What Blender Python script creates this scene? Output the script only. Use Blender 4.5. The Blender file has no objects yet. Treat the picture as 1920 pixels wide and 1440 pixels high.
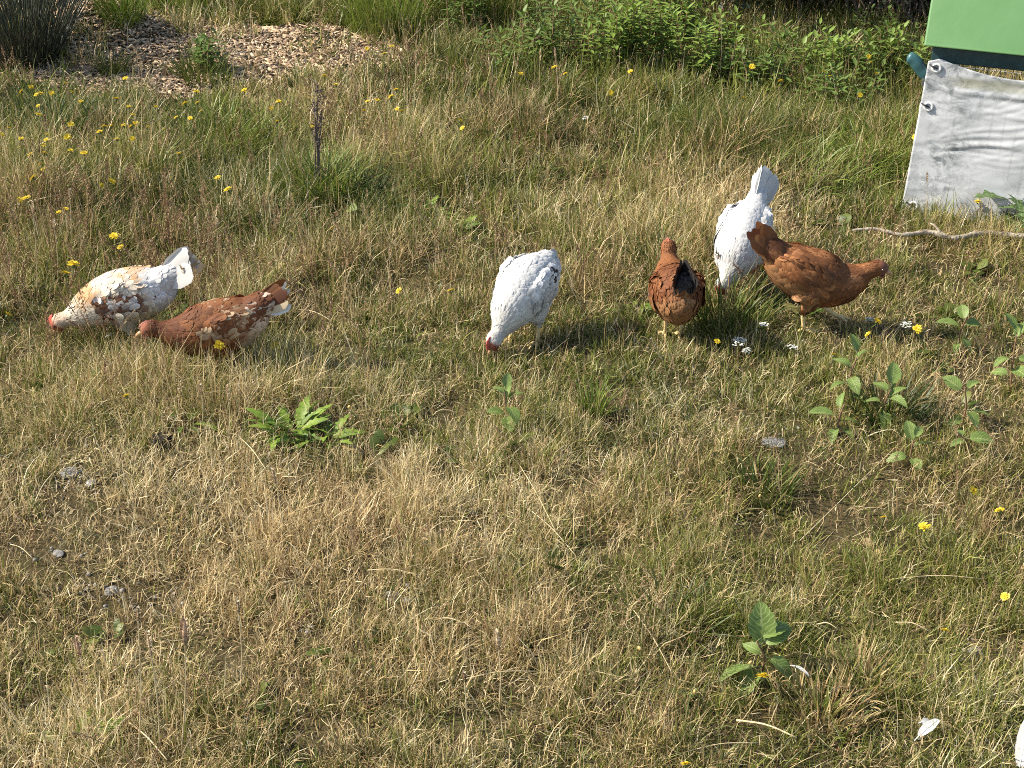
import bpy, math, random
import numpy as np
from mathutils import Vector, Matrix, Euler

# ------------------------------------------------------------------ camera, sky, sun, exposure
scene = bpy.context.scene
COL = scene.collection
R = math.radians
F_PX = 2788.0            # focal length in pixels of the 1920 px wide photograph
PITCH = R(28.0)
CAM_H = 2.0
cam_data = bpy.data.cameras.new('camera')
cam = bpy.data.objects.new('camera', cam_data); COL.objects.link(cam)
cam.location = (0, 0, CAM_H)
cam.rotation_euler = (math.pi / 2 - PITCH, 0, 0)
cam_data.sensor_width = 36.0
cam_data.lens = F_PX / 1920 * 36.0
cam_data.clip_start = 0.05
cam_data.clip_end = 500
scene.camera = cam

SUN_EL, SUN_AZ = R(40), R(-92)      # azimuth measured from +y (away from the camera), negative = left; -90 is exactly left
sun_dir = Vector((math.sin(SUN_AZ) * math.cos(SUN_EL), math.cos(SUN_AZ) * math.cos(SUN_EL) * -1.0, math.sin(SUN_EL)))
world = bpy.data.worlds.new('World'); scene.world = world
world.use_nodes = True
nt = world.node_tree; nt.nodes.clear()
sky = nt.nodes.new('ShaderNodeTexSky'); sky.sky_type = 'NISHITA'; sky.sun_disc = False
sky.sun_elevation = SUN_EL
sky.sun_rotation = math.atan2(sun_dir.x, sun_dir.y)
sky.air_density = 1.0; sky.dust_density = 1.5
bg = nt.nodes.new('ShaderNodeBackground'); bg.inputs['Strength'].default_value = 0.125
wo = nt.nodes.new('ShaderNodeOutputWorld')
nt.links.new(sky.outputs[0], bg.inputs['Color']); nt.links.new(bg.outputs[0], wo.inputs['Surface'])
sl = bpy.data.lights.new('sun', 'SUN'); sl.energy = 4.9; sl.angle = R(0.5); sl.color = (1.0, 0.915, 0.77)
sun = bpy.data.objects.new('sun', sl); COL.objects.link(sun)
sun.rotation_euler = sun_dir.to_track_quat('Z', 'Y').to_euler()
sun.location = (-6, -2, 8)
vs = scene.view_settings
vs.view_transform = 'Standard'; vs.look = 'None'; vs.exposure = 0.85; vs.gamma = 1.0; vs.use_curve_mapping = False
scene.render.engine = 'CYCLES'
scene.cycles.max_bounces = 6; scene.cycles.diffuse_bounces = 3; scene.cycles.glossy_bounces = 2
scene.cycles.transmission_bounces = 4; scene.cycles.transparent_max_bounces = 4
scene.cycles.use_denoising = False
scene.cycles.pixel_filter_type = 'BLACKMAN_HARRIS'; scene.cycles.filter_width = 1.0
scene.cycles.use_adaptive_sampling = False

rng = np.random.default_rng(11)
random.seed(5)

# ------------------------------------------------------------------ picture <-> ground
cs, sn = math.cos(PITCH), math.sin(PITCH)
def P(px, py, z=0.0):
    """the place at height z that the photograph shows at this spot"""
    a, b = (px - 960) / F_PX, (720 - py) / F_PX
    d = (a, cs + b * sn, -sn + b * cs)
    t = (z - CAM_H) / d[2]
    return Vector((d[0] * t, d[1] * t, z))
def PY(px, py, y):
    a, b = (px - 960) / F_PX, (720 - py) / F_PX
    d = (a, cs + b * sn, -sn + b * cs)
    t = y / d[1]
    return Vector((d[0] * t, y, CAM_H + d[2] * t))
def uv_of(x, y, z=0.0):
    dz = z - CAM_H
    zc = y * cs - dz * sn
    yc = y * sn + dz * cs
    return 960 + F_PX * x / zc, 720 - F_PX * yc / zc

def hash2(ix, iy, seed):
    h = (ix.astype(np.int64) * 374761393 + iy.astype(np.int64) * 668265263 + seed * 982451653) & 0xffffffff
    h = ((h ^ (h >> 13)) * 1274126177) & 0xffffffff
    return ((h ^ (h >> 16)) & 0xffffff) / float(0xffffff)
def vnoise(x, y, s, seed=0):
    x = np.asarray(x, float) / s; y = np.asarray(y, float) / s
    ix, iy = np.floor(x), np.floor(y); fx, fy = x - ix, y - iy
    fx = fx * fx * (3 - 2 * fx); fy = fy * fy * (3 - 2 * fy)
    a = hash2(ix, iy, seed); b = hash2(ix + 1, iy, seed); c = hash2(ix, iy + 1, seed); d = hash2(ix + 1, iy + 1, seed)
    return (a * (1 - fx) + b * fx) * (1 - fy) + (c * (1 - fx) + d * fx) * fy
def sstep(a, b, x):
    t = np.clip((np.asarray(x, float) - a) / (b - a), 0, 1); return t * t * (3 - 2 * t)

MOUND = P(150, 95)
def H(x, y):
    x = np.asarray(x, float); y = np.asarray(y, float)
    h = (vnoise(x, y, 0.9, 1) - .5) * .06 + (vnoise(x, y, 0.33, 2) - .5) * .03 + (vnoise(x, y, .13, 3) - .5) * .012
    h = h * np.clip(1.4 - np.hypot(x, y - 5) / 14, 0, 1)
    h = h + .16 * np.exp(-(((x - MOUND.x) / .33) ** 2 + ((y - MOUND.y - .25) / .32) ** 2))
    h = h + .10 * sstep(7.2, 9.5, y)
    return h
def Hs(x, y): return float(H(np.array([x]), np.array([y]))[0])
def G(px, py):
    """ground point, on the relief, shown at this spot"""
    p = P(px, py)
    for _ in range(4):
        p = P(px, py, Hs(p.x, p.y))
    return p

# ------------------------------------------------------------------ mesh helpers
def link(o, parent=None):
    COL.objects.link(o)
    if parent is not None: o.parent = parent
    return o
def np_mesh(name, V, quads=None, tris=None, mat=None, smooth=True, attrs=None, matidx=None):
    me = bpy.data.meshes.new(name)
    V = np.asarray(V, np.float32).reshape(-1, 3)
    nq = 0 if quads is None else len(quads); ntri = 0 if tris is None else len(tris)
    me.vertices.add(len(V)); me.vertices.foreach_set('co', V.ravel())
    loops = []
    if nq: loops.append(np.asarray(quads, np.int32).ravel())
    if ntri: loops.append(np.asarray(tris, np.int32).ravel())
    if nq + ntri:
        L = np.concatenate(loops)
        me.loops.add(len(L)); me.loops.foreach_set('vertex_index', L)
        starts = np.concatenate([np.arange(nq) * 4, nq * 4 + np.arange(ntri) * 3]).astype(np.int32)
        me.polygons.add(nq + ntri); me.polygons.foreach_set('loop_start', starts)
        if smooth: me.polygons.foreach_set('use_smooth', np.ones(nq + ntri, bool))
        if matidx is not None: me.polygons.foreach_set('material_index', np.asarray(matidx, np.int32))
    for k, (typ, arr) in (attrs or {}).items():
        at = me.attributes.new(k, typ, 'POINT')
        arr = np.asarray(arr)
        if typ == 'FLOAT_VECTOR': at.data.foreach_set('vector', arr.astype(np.float32).ravel())
        elif typ == 'FLOAT_COLOR': at.data.foreach_set('color', arr.astype(np.float32).ravel())
        elif typ == 'INT': at.data.foreach_set('value', arr.astype(np.int32).ravel())
        else: at.data.foreach_set('value', arr.astype(np.float32).ravel())
    me.update(calc_edges=True)
    if mat is not None:
        for m in (mat if isinstance(mat, (list, tuple)) else [mat]): me.materials.append(m)
    return me
def obj(name, me, parent=None):
    return link(bpy.data.objects.new(name, me), parent)
def empty(name, loc=(0, 0, 0), rz=0.0):
    o = bpy.data.objects.new(name, None); link(o)
    o.empty_display_size = .05; o.location = loc; o.rotation_euler = (0, 0, rz); return o
def tag(o, label=None, cat=None, group=None, kind=None):
    if label: o['label'] = label
    if cat: o['category'] = cat
    if group: o['group'] = group
    if kind: o['kind'] = kind
    return o

class MB:
    """collects pieces of one part, with per-vertex data"""
    def __init__(s): s.V = []; s.Q = []; s.T = []; s.A = []; s.n = 0
    def add(s, V, Q=None, T=None, A=None):
        V = np.asarray(V, float).reshape(-1, 3)
        if Q is not None and len(Q): s.Q.append(np.asarray(Q, int).reshape(-1, 4) + s.n)
        if T is not None and len(T): s.T.append(np.asarray(T, int).reshape(-1, 3) + s.n)
        s.A.append(np.zeros((len(V), 3)) if A is None else np.broadcast_to(np.asarray(A, float), (len(V), 3)))
        s.V.append(V); s.n += len(V)
    def arrays(s):
        return (np.concatenate(s.V), np.concatenate(s.Q) if s.Q else None, np.concatenate(s.T) if s.T else None, np.concatenate(s.A))
    def mesh(s, name, mat, attr='bl', smooth=True):
        V, Q, T, A = s.arrays()
        return np_mesh(name, V, Q, T, mat, smooth, {attr: ('FLOAT_VECTOR', A)})
    def build(s, name, mat, parent=None, attr='bl', smooth=True):
        return obj(name, s.mesh(name, mat, attr, smooth), parent)

def box(x0, x1, y0, y1, z0, z1):
    V = [(x, y, z) for z in (z0, z1) for y in (y0, y1) for x in (x0, x1)]
    Q = [(0, 2, 3, 1), (4, 5, 7, 6), (0, 1, 5, 4), (2, 6, 7, 3), (0, 4, 6, 2), (1, 3, 7, 5)]
    return np.array(V, float), np.array(Q)

def tube(pts, rad, sides=6, cap=True):
    """pts (n,3), rad (n) or (n,2): a closed tapered tube with transported frames"""
    pts = np.asarray(pts, float); n = len(pts)
    rad = np.asarray(rad, float)
    if rad.ndim == 0: rad = np.full(n, float(rad))
    if rad.ndim == 1: rad = np.stack([rad, rad], 1)
    T = np.gradient(pts, axis=0); T /= np.linalg.norm(T, axis=1)[:, None] + 1e-12
    S = np.array([0, 1.0, 0]) if abs(T[0][1]) < .9 else np.array([1.0, 0, 0])
    ang = np.arange(sides) / sides * 2 * math.pi
    V = []
    for i in range(n):
        S = S - S.dot(T[i]) * T[i]; S /= np.linalg.norm(S) + 1e-12
        U = np.cross(T[i], S)
        V.append(pts[i] + np.outer(np.cos(ang) * rad[i, 0], S) + np.outer(np.sin(ang) * rad[i, 1], U))
    V = np.concatenate(V)
    Q = []
    for i in range(n - 1):
        for k in range(sides):
            k2 = (k + 1) % sides
            Q.append((i * sides + k, i * sides + k2, (i + 1) * sides + k2, (i + 1) * sides + k))
    Tr = []
    if cap:
        V = np.concatenate([V, pts[:1], pts[-1:]]); a = n * sides; b = a + 1
        for k in range(sides):
            k2 = (k + 1) % sides
            Tr += [(a, k2, k), (b, (n - 1) * sides + k, (n - 1) * sides + k2)]
    return V, np.array(Q), np.array(Tr)

def smooth_path(ctrl, n):
    """Catmull-Rom through rows of ctrl"""
    c = np.asarray(ctrl, float); m = len(c)
    c = np.concatenate([[2 * c[0] - c[1]], c, [2 * c[-1] - c[-2]]])
    t = np.linspace(0, m - 1 - 1e-9, n); i = t.astype(int); f = (t - i)[:, None]
    p0, p1, p2, p3 = c[i], c[i + 1], c[i + 2], c[i + 3]
    return .5 * (2 * p1 + (p2 - p0) * f + (2 * p0 - 5 * p1 + 4 * p2 - p3) * f ** 2 + (3 * p1 - p0 - 3 * p2 + p3) * f ** 3)

def blades(root, az, a0, a1, ln, w, K=4, twist=None, wob=None, r=None, keep=0.0, power=1.3):
    """n grass blades: root (n,3), heading az, lean a0 at the foot growing to a0+a1 at the tip, length, width.
    Returns V, Q, T, A with A = (random 1, random 2, place along the blade)."""
    n = len(az); g = rng
    if twist is None: twist = g.normal(0, .5, n)
    if wob is None: wob = g.normal(0, .25, n)
    pts = np.zeros((n, K + 1, 3)); pts[:, 0] = root
    for k in range(K):
        s = (k + .5) / K
        a = a0 + a1 * s ** power
        h = az + twist * s + wob * math.sin(s * 6)
        st = np.stack([np.sin(a) * np.cos(h), np.sin(a) * np.sin(h), np.cos(a)], 1) * (ln / K)[:, None]
        pts[:, k + 1] = pts[:, k] + st
    sa = az + math.pi / 2 + g.normal(0, .6, n)
    side = np.stack([np.cos(sa), np.sin(sa), g.normal(0, .25, n)], 1)
    V = np.zeros((n, 2 * K + 1, 3)); A = np.zeros((n, 2 * K + 1, 3))
    if r is None: r = g.random((n, 2))
    for k in range(K):
        s = k / K
        ww = w * (1 - s ** 2 * (1 - keep)) * .5 * (0.75 + .5 * min(1, s * 3))
        V[:, 2 * k] = pts[:, k] - side * ww[:, None]
        V[:, 2 * k + 1] = pts[:, k] + side * ww[:, None]
        A[:, 2 * k:2 * k + 2, 2] = s
    V[:, 2 * K] = pts[:, K]; A[:, 2 * K, 2] = 1
    A[:, :, :2] = r[:, None, :]
    base = np.arange(n)[:, None] * (2 * K + 1)
    Q = np.concatenate([base + np.array([[2 * k, 2 * k + 1, 2 * k + 3, 2 * k + 2]]) for k in range(K - 1)])
    T = base + np.array([[2 * K - 2, 2 * K - 1, 2 * K]])
    return V.reshape(-1, 3), Q, T, A.reshape(-1, 3)

# ------------------------------------------------------------------ materials
def nodes_of(name):
    m = bpy.data.materials.new(name); m.use_nodes = True
    t = m.node_tree; t.nodes.clear(); return m, t, t.nodes, t.links
def ramp(N, stops):
    r = N.new('ShaderNodeValToRGB'); e = r.color_ramp.elements
    while len(e) > 1: e.remove(e[0])
    e[0].position = stops[0][0]; e[0].color = (*stops[0][1], 1)
    for p, c in stops[1:]:
        x = e.new(p); x.color = (*c, 1)
    return r
GREENS = [(0, (.030, .055, .010)), (.35, (.065, .10, .016)), (.65, (.115, .145, .025)), (1, (.19, .20, .045))]
STRAWS = [(0, (.12, .065, .030)), (.25, (.24, .145, .060)), (.6, (.40, .28, .125)), (.85, (.52, .40, .20)), (1, (.60, .50, .30))]
def finish_leaf(t, N, L, color_socket, transl=.3, rough=.5, gloss=.06, normal=None):
    d = N.new('ShaderNodeBsdfDiffuse'); tr = N.new('ShaderNodeBsdfTranslucent'); gl = N.new('ShaderNodeBsdfGlossy')
    gl.inputs['Roughness'].default_value = rough; gl.inputs['Color'].default_value = (1, 1, 1, 1)
    m1 = N.new('ShaderNodeMixShader'); m1.inputs[0].default_value = transl
    m2 = N.new('ShaderNodeMixShader'); m2.inputs[0].default_value = gloss
    out = N.new('ShaderNodeOutputMaterial')
    L.new(color_socket, d.inputs['Color']); L.new(color_socket, tr.inputs['Color'])
    if normal is not None:
        L.new(normal, d.inputs['Normal'])
    L.new(d.outputs[0], m1.inputs[1]); L.new(tr.outputs[0], m1.inputs[2])
    L.new(m1.outputs[0], m2.inputs[1]); L.new(gl.outputs[0], m2.inputs[2]); L.new(m2.outputs[0], out.inputs['Surface'])
def math_node(N, L, op, a, b=None, clamp=False):
    n = N.new('ShaderNodeMath'); n.operation = op; n.use_clamp = clamp
    for i, v in enumerate((a, b)):
        if v is None: continue
        if isinstance(v, (int, float)): n.inputs[i].default_value = v
        else: L.new(v, n.inputs[i])
    return n.outputs[0]
def blade_material(name, dry=None, greens=GREENS, straws=STRAWS, tint=.5, transl=.32, gloss=.02):
    """grass: each blade is green or dried out by its own random value against the dryness of its place"""
    m, t, N, L = nodes_of(name)
    a = N.new('ShaderNodeAttribute'); a.attribute_name = 'bl'
    s = N.new('ShaderNodeSeparateXYZ'); L.new(a.outputs['Vector'], s.inputs[0])
    if dry is None:
        gi = N.new('ShaderNodeAttribute'); gi.attribute_name = 'gi'; gi.attribute_type = 'INSTANCER'
        s2 = N.new('ShaderNodeSeparateXYZ'); L.new(gi.outputs['Vector'], s2.inputs[0])
        dsock, tsock, usock = s2.outputs[0], s2.outputs[1], s2.outputs[2]
    else:
        v = N.new('ShaderNodeValue'); v.outputs[0].default_value = dry; dsock = v.outputs[0]
        v2 = N.new('ShaderNodeValue'); v2.outputs[0].default_value = tint; tsock = v2.outputs[0]; usock = tsock
    # tips dry first
    d1 = math_node(N, L, 'ADD', dsock, math_node(N, L, 'MULTIPLY', math_node(N, L, 'SUBTRACT', s.outputs[2], .5), .22))
    diff = math_node(N, L, 'MULTIPLY', math_node(N, L, 'SUBTRACT', d1, s.outputs[0]), 5.0)
    f = math_node(N, L, 'ADD', diff, .5, clamp=True)
    gr = ramp(N, greens); st = ramp(N, straws)
    k = math_node(N, L, 'ADD', math_node(N, L, 'MULTIPLY', s.outputs[1], .65), math_node(N, L, 'MULTIPLY', tsock, .35))
    L.new(k, gr.inputs[0])
    k2 = math_node(N, L, 'ADD', math_node(N, L, 'MULTIPLY', s.outputs[1], .6), math_node(N, L, 'MULTIPLY', usock, .4))
    L.new(k2, st.inputs[0])
    mx = N.new('ShaderNodeMix'); mx.data_type = 'RGBA'
    L.new(f, mx.inputs[0]); L.new(gr.outputs[0], mx.inputs[6]); L.new(st.outputs[0], mx.inputs[7])
    finish_leaf(t, N, L, mx.outputs[2], transl, .45, gloss)
    return m
def flat_leaf(name, col, col2=None, scale=30, transl=.3, gloss=.05, rough=.45):
    m, t, N, L = nodes_of(name)
    tc = N.new('ShaderNodeTexCoord'); nz = N.new('ShaderNodeTexNoise'); nz.inputs['Scale'].default_value = scale
    nz.inputs['Detail'].default_value = 4
    L.new(tc.outputs['Object'], nz.inputs['Vector'])
    r = ramp(N, [(.3, col), (.7, col2 or col)]); L.new(nz.outputs['Fac'], r.inputs[0])
    finish_leaf(t, N, L, r.outputs[0], transl, rough, gloss)
    return m
def solid(name, col, col2=None, scale=20, rough=.6, bump=0.0, bscale=60, spec=.4, metallic=0, detail=5):
    m, t, N, L = nodes_of(name)
    b = N.new('ShaderNodeBsdfPrincipled'); o = N.new('ShaderNodeOutputMaterial')
    b.inputs['Roughness'].default_value = rough; b.inputs['Metallic'].default_value = metallic
    b.inputs['Specular IOR Level'].default_value = spec
    tc = N.new('ShaderNodeTexCoord'); nz = N.new('ShaderNodeTexNoise')
    nz.inputs['Scale'].default_value = scale; nz.inputs['Detail'].default_value = detail
    L.new(tc.outputs['Object'], nz.inputs['Vector'])
    r = ramp(N, [(.32, col), (.68, col2 or col)]); L.new(nz.outputs['Fac'], r.inputs[0]); L.new(r.outputs[0], b.inputs['Base Color'])
    if bump:
        n2 = N.new('ShaderNodeTexNoise'); n2.inputs['Scale'].default_value = bscale; n2.inputs['Detail'].default_value = 6
        L.new(tc.outputs['Object'], n2.inputs['Vector'])
        bp = N.new('ShaderNodeBump'); bp.inputs['Strength'].default_value = bump; bp.inputs['Distance'].default_value = .01
        L.new(n2.outputs['Fac'], bp.inputs['Height']); L.new(bp.outputs[0], b.inputs['Normal'])
    L.new(b.outputs[0], o.inputs['Surface'])
    return m
def attr_color(name, attr, rough=.6, transl=0.0, gloss=.04):
    m, t, N, L = nodes_of(name)
    a = N.new('ShaderNodeAttribute'); a.attribute_name = attr
    if transl: finish_leaf(t, N, L, a.outputs['Vector'], transl, rough, gloss)
    else:
        b = N.new('ShaderNodeBsdfPrincipled'); o = N.new('ShaderNodeOutputMaterial'); b.inputs['Roughness'].default_value = rough
        b.inputs['Specular IOR Level'].default_value = .25
        L.new(a.outputs['Vector'], b.inputs['Base Color']); L.new(b.outputs[0], o.inputs['Surface'])
    return m

M = {}
M['turf'] = attr_color('turf_blades', 'bcol', .45, .33, .025)
M['weed'] = blade_material('weed_leaves')
M['stems'] = blade_material('dry_stems', straws=[(0, (.16, .09, .055)), (.3, (.26, .155, .085)), (.65, (.42, .31, .16)), (1, (.62, .52, .32))], transl=.2)
M['tuss_green'] = blade_material('tussock_green', .12, tint=.55)
M['tuss_bright'] = blade_material('tussock_bright', .05, greens=[(0, (.06, .10, .015)), (.5, (.13, .19, .025)), (1, (.23, .28, .05))], tint=.7)
M['tuss_dark'] = blade_material('tussock_dark', .08, greens=[(0, (.018, .038, .009)), (.5, (.045, .08, .016)), (1, (.10, .13, .03))], tint=.4)
M['tuss_straw'] = blade_material('tussock_straw', .62, tint=.75)
M['rush'] = blade_material('rush_stems', .06, greens=[(0, (.008, .016, .008)), (.5, (.018, .032, .014)), (1, (.05, .07, .03))],
                           straws=[(0, (.05, .04, .02)), (1, (.2, .16, .09))], tint=.3, transl=.05, gloss=.10)

# ground
m, t, N, L = nodes_of('ground_soil')
b = N.new('ShaderNodeBsdfPrincipled'); o = N.new('ShaderNodeOutputMaterial'); b.inputs['Roughness'].default_value = .95
b.inputs['Specular IOR Level'].default_value = .1
tc = N.new('ShaderNodeTexCoord')
n1 = N.new('ShaderNodeTexNoise'); n1.inputs['Scale'].default_value = 3; n1.inputs['Detail'].default_value = 8
n2 = N.new('ShaderNodeTexNoise'); n2.inputs['Scale'].default_value = 90; n2.inputs['Detail'].default_value = 6
L.new(tc.outputs['Object'], n1.inputs['Vector']); L.new(tc.outputs['Object'], n2.inputs['Vector'])
r1 = ramp(N, [(.3, (.035, .028, .013)), (.55, (.075, .060, .028)), (.75, (.16, .125, .065))])
mx = math_node(N, L, 'ADD', math_node(N, L, 'MULTIPLY', n1.outputs['Fac'], .5), math_node(N, L, 'MULTIPLY', n2.outputs['Fac'], .5))
L.new(mx, r1.inputs[0]); L.new(r1.outputs[0], b.inputs['Base Color'])
bp = N.new('ShaderNodeBump'); bp.inputs['Strength'].default_value = .8; bp.inputs['Distance'].default_value = .01
L.new(n2.outputs['Fac'], bp.inputs['Height']); L.new(bp.outputs[0], b.inputs['Normal']); L.new(b.outputs[0], o.inputs['Surface'])
M['soil'] = m

# ------------------------------------------------------------------ ground sheet: fine in view, coarse out to the horizon
def axis(lo, hi, step, far):
    a = list(np.arange(lo, hi + 1e-6, step)); s = step; x = a[-1]
    while x < far: s *= 1.5; x += s; a.append(x)
    s = step; x = lo; pre = []
    while x > -far: s *= 1.5; x -= s; pre.append(x)
    return np.array(pre[::-1] + a)
gx = axis(-5, 5, .06, 150); gy = axis(1, 11, .06, 150)
X, Y = np.meshgrid(gx, gy); Z = H(X, Y)
Vg = np.stack([X, Y, Z], -1).reshape(-1, 3)
nx, ny = len(gx), len(gy)
ii = (np.arange(ny - 1)[:, None] * nx + np.arange(nx - 1)[None, :]).ravel()
Qg = np.stack([ii, ii + 1, ii + nx + 1, ii + nx], 1)
tag(obj('ground', np_mesh('ground', Vg, Qg, None, M['soil'])), kind='structure')
# ------------------------------------------------------------------ scattered cover: one object each, small prototypes instanced on points
def scatter(name, protos, pts, gid, rot, scl, gi, mat, label, cat, smooth=True):
    """protos: list of (V,Q,T,A); pts (n,3). Points and prototypes live in one mesh; the node tree puts prototypes on points."""
    n = len(pts); off = n
    V = [pts]; Qs = []; Ts = []; role = [np.zeros(n, int)]; A = [np.zeros((n, 3))]
    for k, (v, q, t_, a) in enumerate(protos):
        V.append(v); A.append(a); role.append(np.full(len(v), k + 1))
        if q is not None and len(q): Qs.append(q + off)
        if t_ is not None and len(t_): Ts.append(t_ + off)
        off += len(v)
    tot = off
    pad = lambda arr, w: np.concatenate([arr.reshape(n, -1), np.zeros((tot - n, w))])
    me = np_mesh(name, np.concatenate(V), np.concatenate(Qs) if Qs else None, np.concatenate(Ts) if Ts else None, mat, smooth, {
        'role': ('INT', np.concatenate(role)), 'bl': ('FLOAT_VECTOR', np.concatenate(A)),
        'gid': ('INT', pad(gid.astype(float), 1)), 'rot': ('FLOAT_VECTOR', pad(rot, 3)),
        'scl': ('FLOAT_VECTOR', pad(scl, 3)), 'gi': ('FLOAT_VECTOR', pad(gi, 3))})
    o = tag(obj(name, me), label, cat, kind='stuff')
    g = bpy.data.node_groups.new(name + '_scatter', 'GeometryNodeTree')
    g.interface.new_socket('Geometry', in_out='INPUT', socket_type='NodeSocketGeometry')
    g.interface.new_socket('Geometry', in_out='OUTPUT', socket_type='NodeSocketGeometry')
    N, L = g.nodes, g.links
    gin, gout = N.new('NodeGroupInput'), N.new('NodeGroupOutput')
    def named(nm, typ):
        a = N.new('GeometryNodeInputNamedAttribute'); a.data_type = typ; a.inputs['Name'].default_value = nm; return a.outputs[0]
    role_s = named('role', 'INT')
    cmp = N.new('FunctionNodeCompare'); cmp.data_type = 'INT'; cmp.operation = 'EQUAL'
    L.new(role_s, cmp.inputs[2]); cmp.inputs[3].default_value = 0
    sep = N.new('GeometryNodeSeparateGeometry'); sep.domain = 'POINT'
    L.new(gin.outputs[0], sep.inputs[0]); L.new(cmp.outputs[0], sep.inputs[1])
    sp = N.new('GeometryNodeSplitToInstances'); sp.domain = 'POINT'
    L.new(sep.outputs[1], sp.inputs[0])
    L.new(role_s, sp.inputs['Group ID'])
    iop = N.new('GeometryNodeInstanceOnPoints')
    L.new(sep.outputs[0], iop.inputs['Points']); L.new(sp.outputs[0], iop.inputs['Instance'])
    iop.inputs['Pick Instance'].default_value = True
    L.new(named('gid', 'INT'), iop.inputs['Instance Index'])
    e2r = N.new('FunctionNodeEulerToRotation'); L.new(named('rot', 'FLOAT_VECTOR'), e2r.inputs[0]); L.new(e2r.outputs[0], iop.inputs['Rotation'])
    L.new(named('scl', 'FLOAT_VECTOR'), iop.inputs['Scale'])
    L.new(iop.outputs[0], gout.inputs[0])
    md = o.modifiers.new('scatter', 'NODES'); md.node_group = g
    return o

def turf_proto(n, rad, lo, hi, lean, bend, wlo, whi, K=4, flat=0.0):
    a = rng.random(n) * 2 * math.pi; rr = rad * np.sqrt(rng.random(n))
    root = np.stack([rr * np.cos(a), rr * np.sin(a), rng.random(n) * flat - .004], 1)
    az = a + rng.normal(0, 1.1, n)
    ln = rng.uniform(lo, hi, n) * rng.choice([.6, 1, 1, 1.25], n)
    return blades(root, az, np.abs(rng.normal(lean, .35, n)), rng.normal(bend, .6, n), ln, rng.uniform(wlo, whi, n), K)

def stem_proto(nst, lo, hi, head, panicle):
    """fine flowering stems; panicle: 'loose' hair-fine cloud, 'spike' dense narrow head, 'open' few branches"""
    mb = MB()
    for _ in range(nst):
        ln = rng.uniform(lo, hi); az = rng.random() * 6.28; lean = abs(rng.normal(.12, .14)); bend = rng.normal(.25, .3)
        K = 7; p = np.zeros((K + 1, 3)); p[0] = rng.normal(0, .012, 3) * (1, 1, 0)
        for k in range(K):
            a = lean + bend * ((k + .5) / K) ** 1.6
            p[k + 1] = p[k] + np.array([math.sin(a) * math.cos(az), math.sin(a) * math.sin(az), math.cos(a)]) * ln / K
        r1, r2 = rng.random() * .6, rng.random()
        v, q, t_ = tube(p, np.linspace(.0012, .0007, K + 1), 3, False)
        mb.add(v, q, None, (r1, r2, .5))
        tip, d = p[-1], (p[-1] - p[-3]); d /= np.linalg.norm(d)
        if panicle == 'loose':
            m_ = 60; s = rng.random(m_); c = tip - d * head * (1 - s)[:, None]
            out = rng.normal(0, 1, (m_, 3)); out /= np.linalg.norm(out, axis=1)[:, None]
            c = c + out * (head * .28 * (1.05 - s) * rng.random(m_) ** .6)[:, None]
            u = rng.normal(0, .5, (m_, 3)) + d; u /= np.linalg.norm(u, axis=1)[:, None]; u *= .0042
            w = np.cross(u, rng.normal(0, 1, (m_, 3))); w /= np.linalg.norm(w, axis=1)[:, None]; w *= .0015
            vv = np.stack([c - u, c + w, c + u, c - w], 1).reshape(-1, 3)
            mb.add(vv, np.arange(m_ * 4).reshape(-1, 4), None, np.repeat(np.stack([rng.random(m_) * .3, rng.random(m_) * .5, np.full(m_, .5)], 1), 4, 0))
        elif panicle == 'spike':
            m_ = 70; s = rng.random(m_); prof = np.sin(np.clip(s, .04, .97) * math.pi) ** .6
            out = rng.normal(0, 1, (m_, 3)); out -= out.dot(d)[:, None] * d; out /= np.linalg.norm(out, axis=1)[:, None]
            c = tip - d * head * (1 - s)[:, None] + out * (.0036 * prof)[:, None]
            u = d * .005 + out * .0022; w = np.cross(out, d) * .0014
            vv = np.stack([c - u * .3, c + w, c + u, c - w], 1).reshape(-1, 3)
            mb.add(vv, np.arange(m_ * 4).reshape(-1, 4), None, np.repeat(np.stack([rng.random(m_) * .3, .45 + rng.random(m_) * .55, np.full(m_, .5)], 1), 4, 0))
        else:
            for j in range(7 if panicle == 'open' else 0):
                b0 = tip - d * head * (j / 7); o_ = rng.normal(0, 1, 3); o_ /= np.linalg.norm(o_)
                b1 = b0 + (d * .6 + o_) * head * .16 * rng.uniform(.5, 1.2)
                v, q, t_ = tube(np.array([b0, (b0 + b1) / 2 + d * .003, b1]), np.array([.0005, .0012, .0007]), 3, False)
                mb.add(v, q, None, (rng.random() * .3, .3 + rng.random() * .6, .5))
    return mb.arrays()

def weed_proto(n, size, broad):
    """a low rosette of small broad leaves"""
    mb = MB()
    for i in range(n):
        az = rng.random() * 6.28; L_ = size * rng.uniform(.6, 1.2); lean = rng.uniform(.5, 1.35); st = rng.uniform(0, .03)
        d = np.array([math.cos(az) * math.sin(lean), math.sin(az) * math.sin(lean), math.cos(lean)]); s = np.array([-math.sin(az), math.cos(az), 0])
        up = np.cross(d, s) * -1
        prof = [(0, .12), (.3, .8), (.6, 1), (.85, .6), (1, .05)]
        V = []
        o0 = np.array([math.cos(az), math.sin(az), 0]) * st
        for (f, w_) in prof:
            c = o0 + d * L_ * f - np.array([0, 0, 1]) * L_ * .35 * f * f + np.array([0, 0, .01])
            V += [c - s * w_ * broad * L_ + up * .12 * w_ * L_ * broad, c, c + s * w_ * broad * L_ + up * .12 * w_ * L_ * broad]
        Q = []
        for k in range(len(prof) - 1):
            a_ = 3 * k
            Q += [(a_, a_ + 1, a_ + 4, a_ + 3), (a_ + 1, a_ + 2, a_ + 5, a_ + 4)]
        mb.add(V, Q, None, (rng.random(), rng.random(), .4))
    return mb.arrays()

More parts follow.
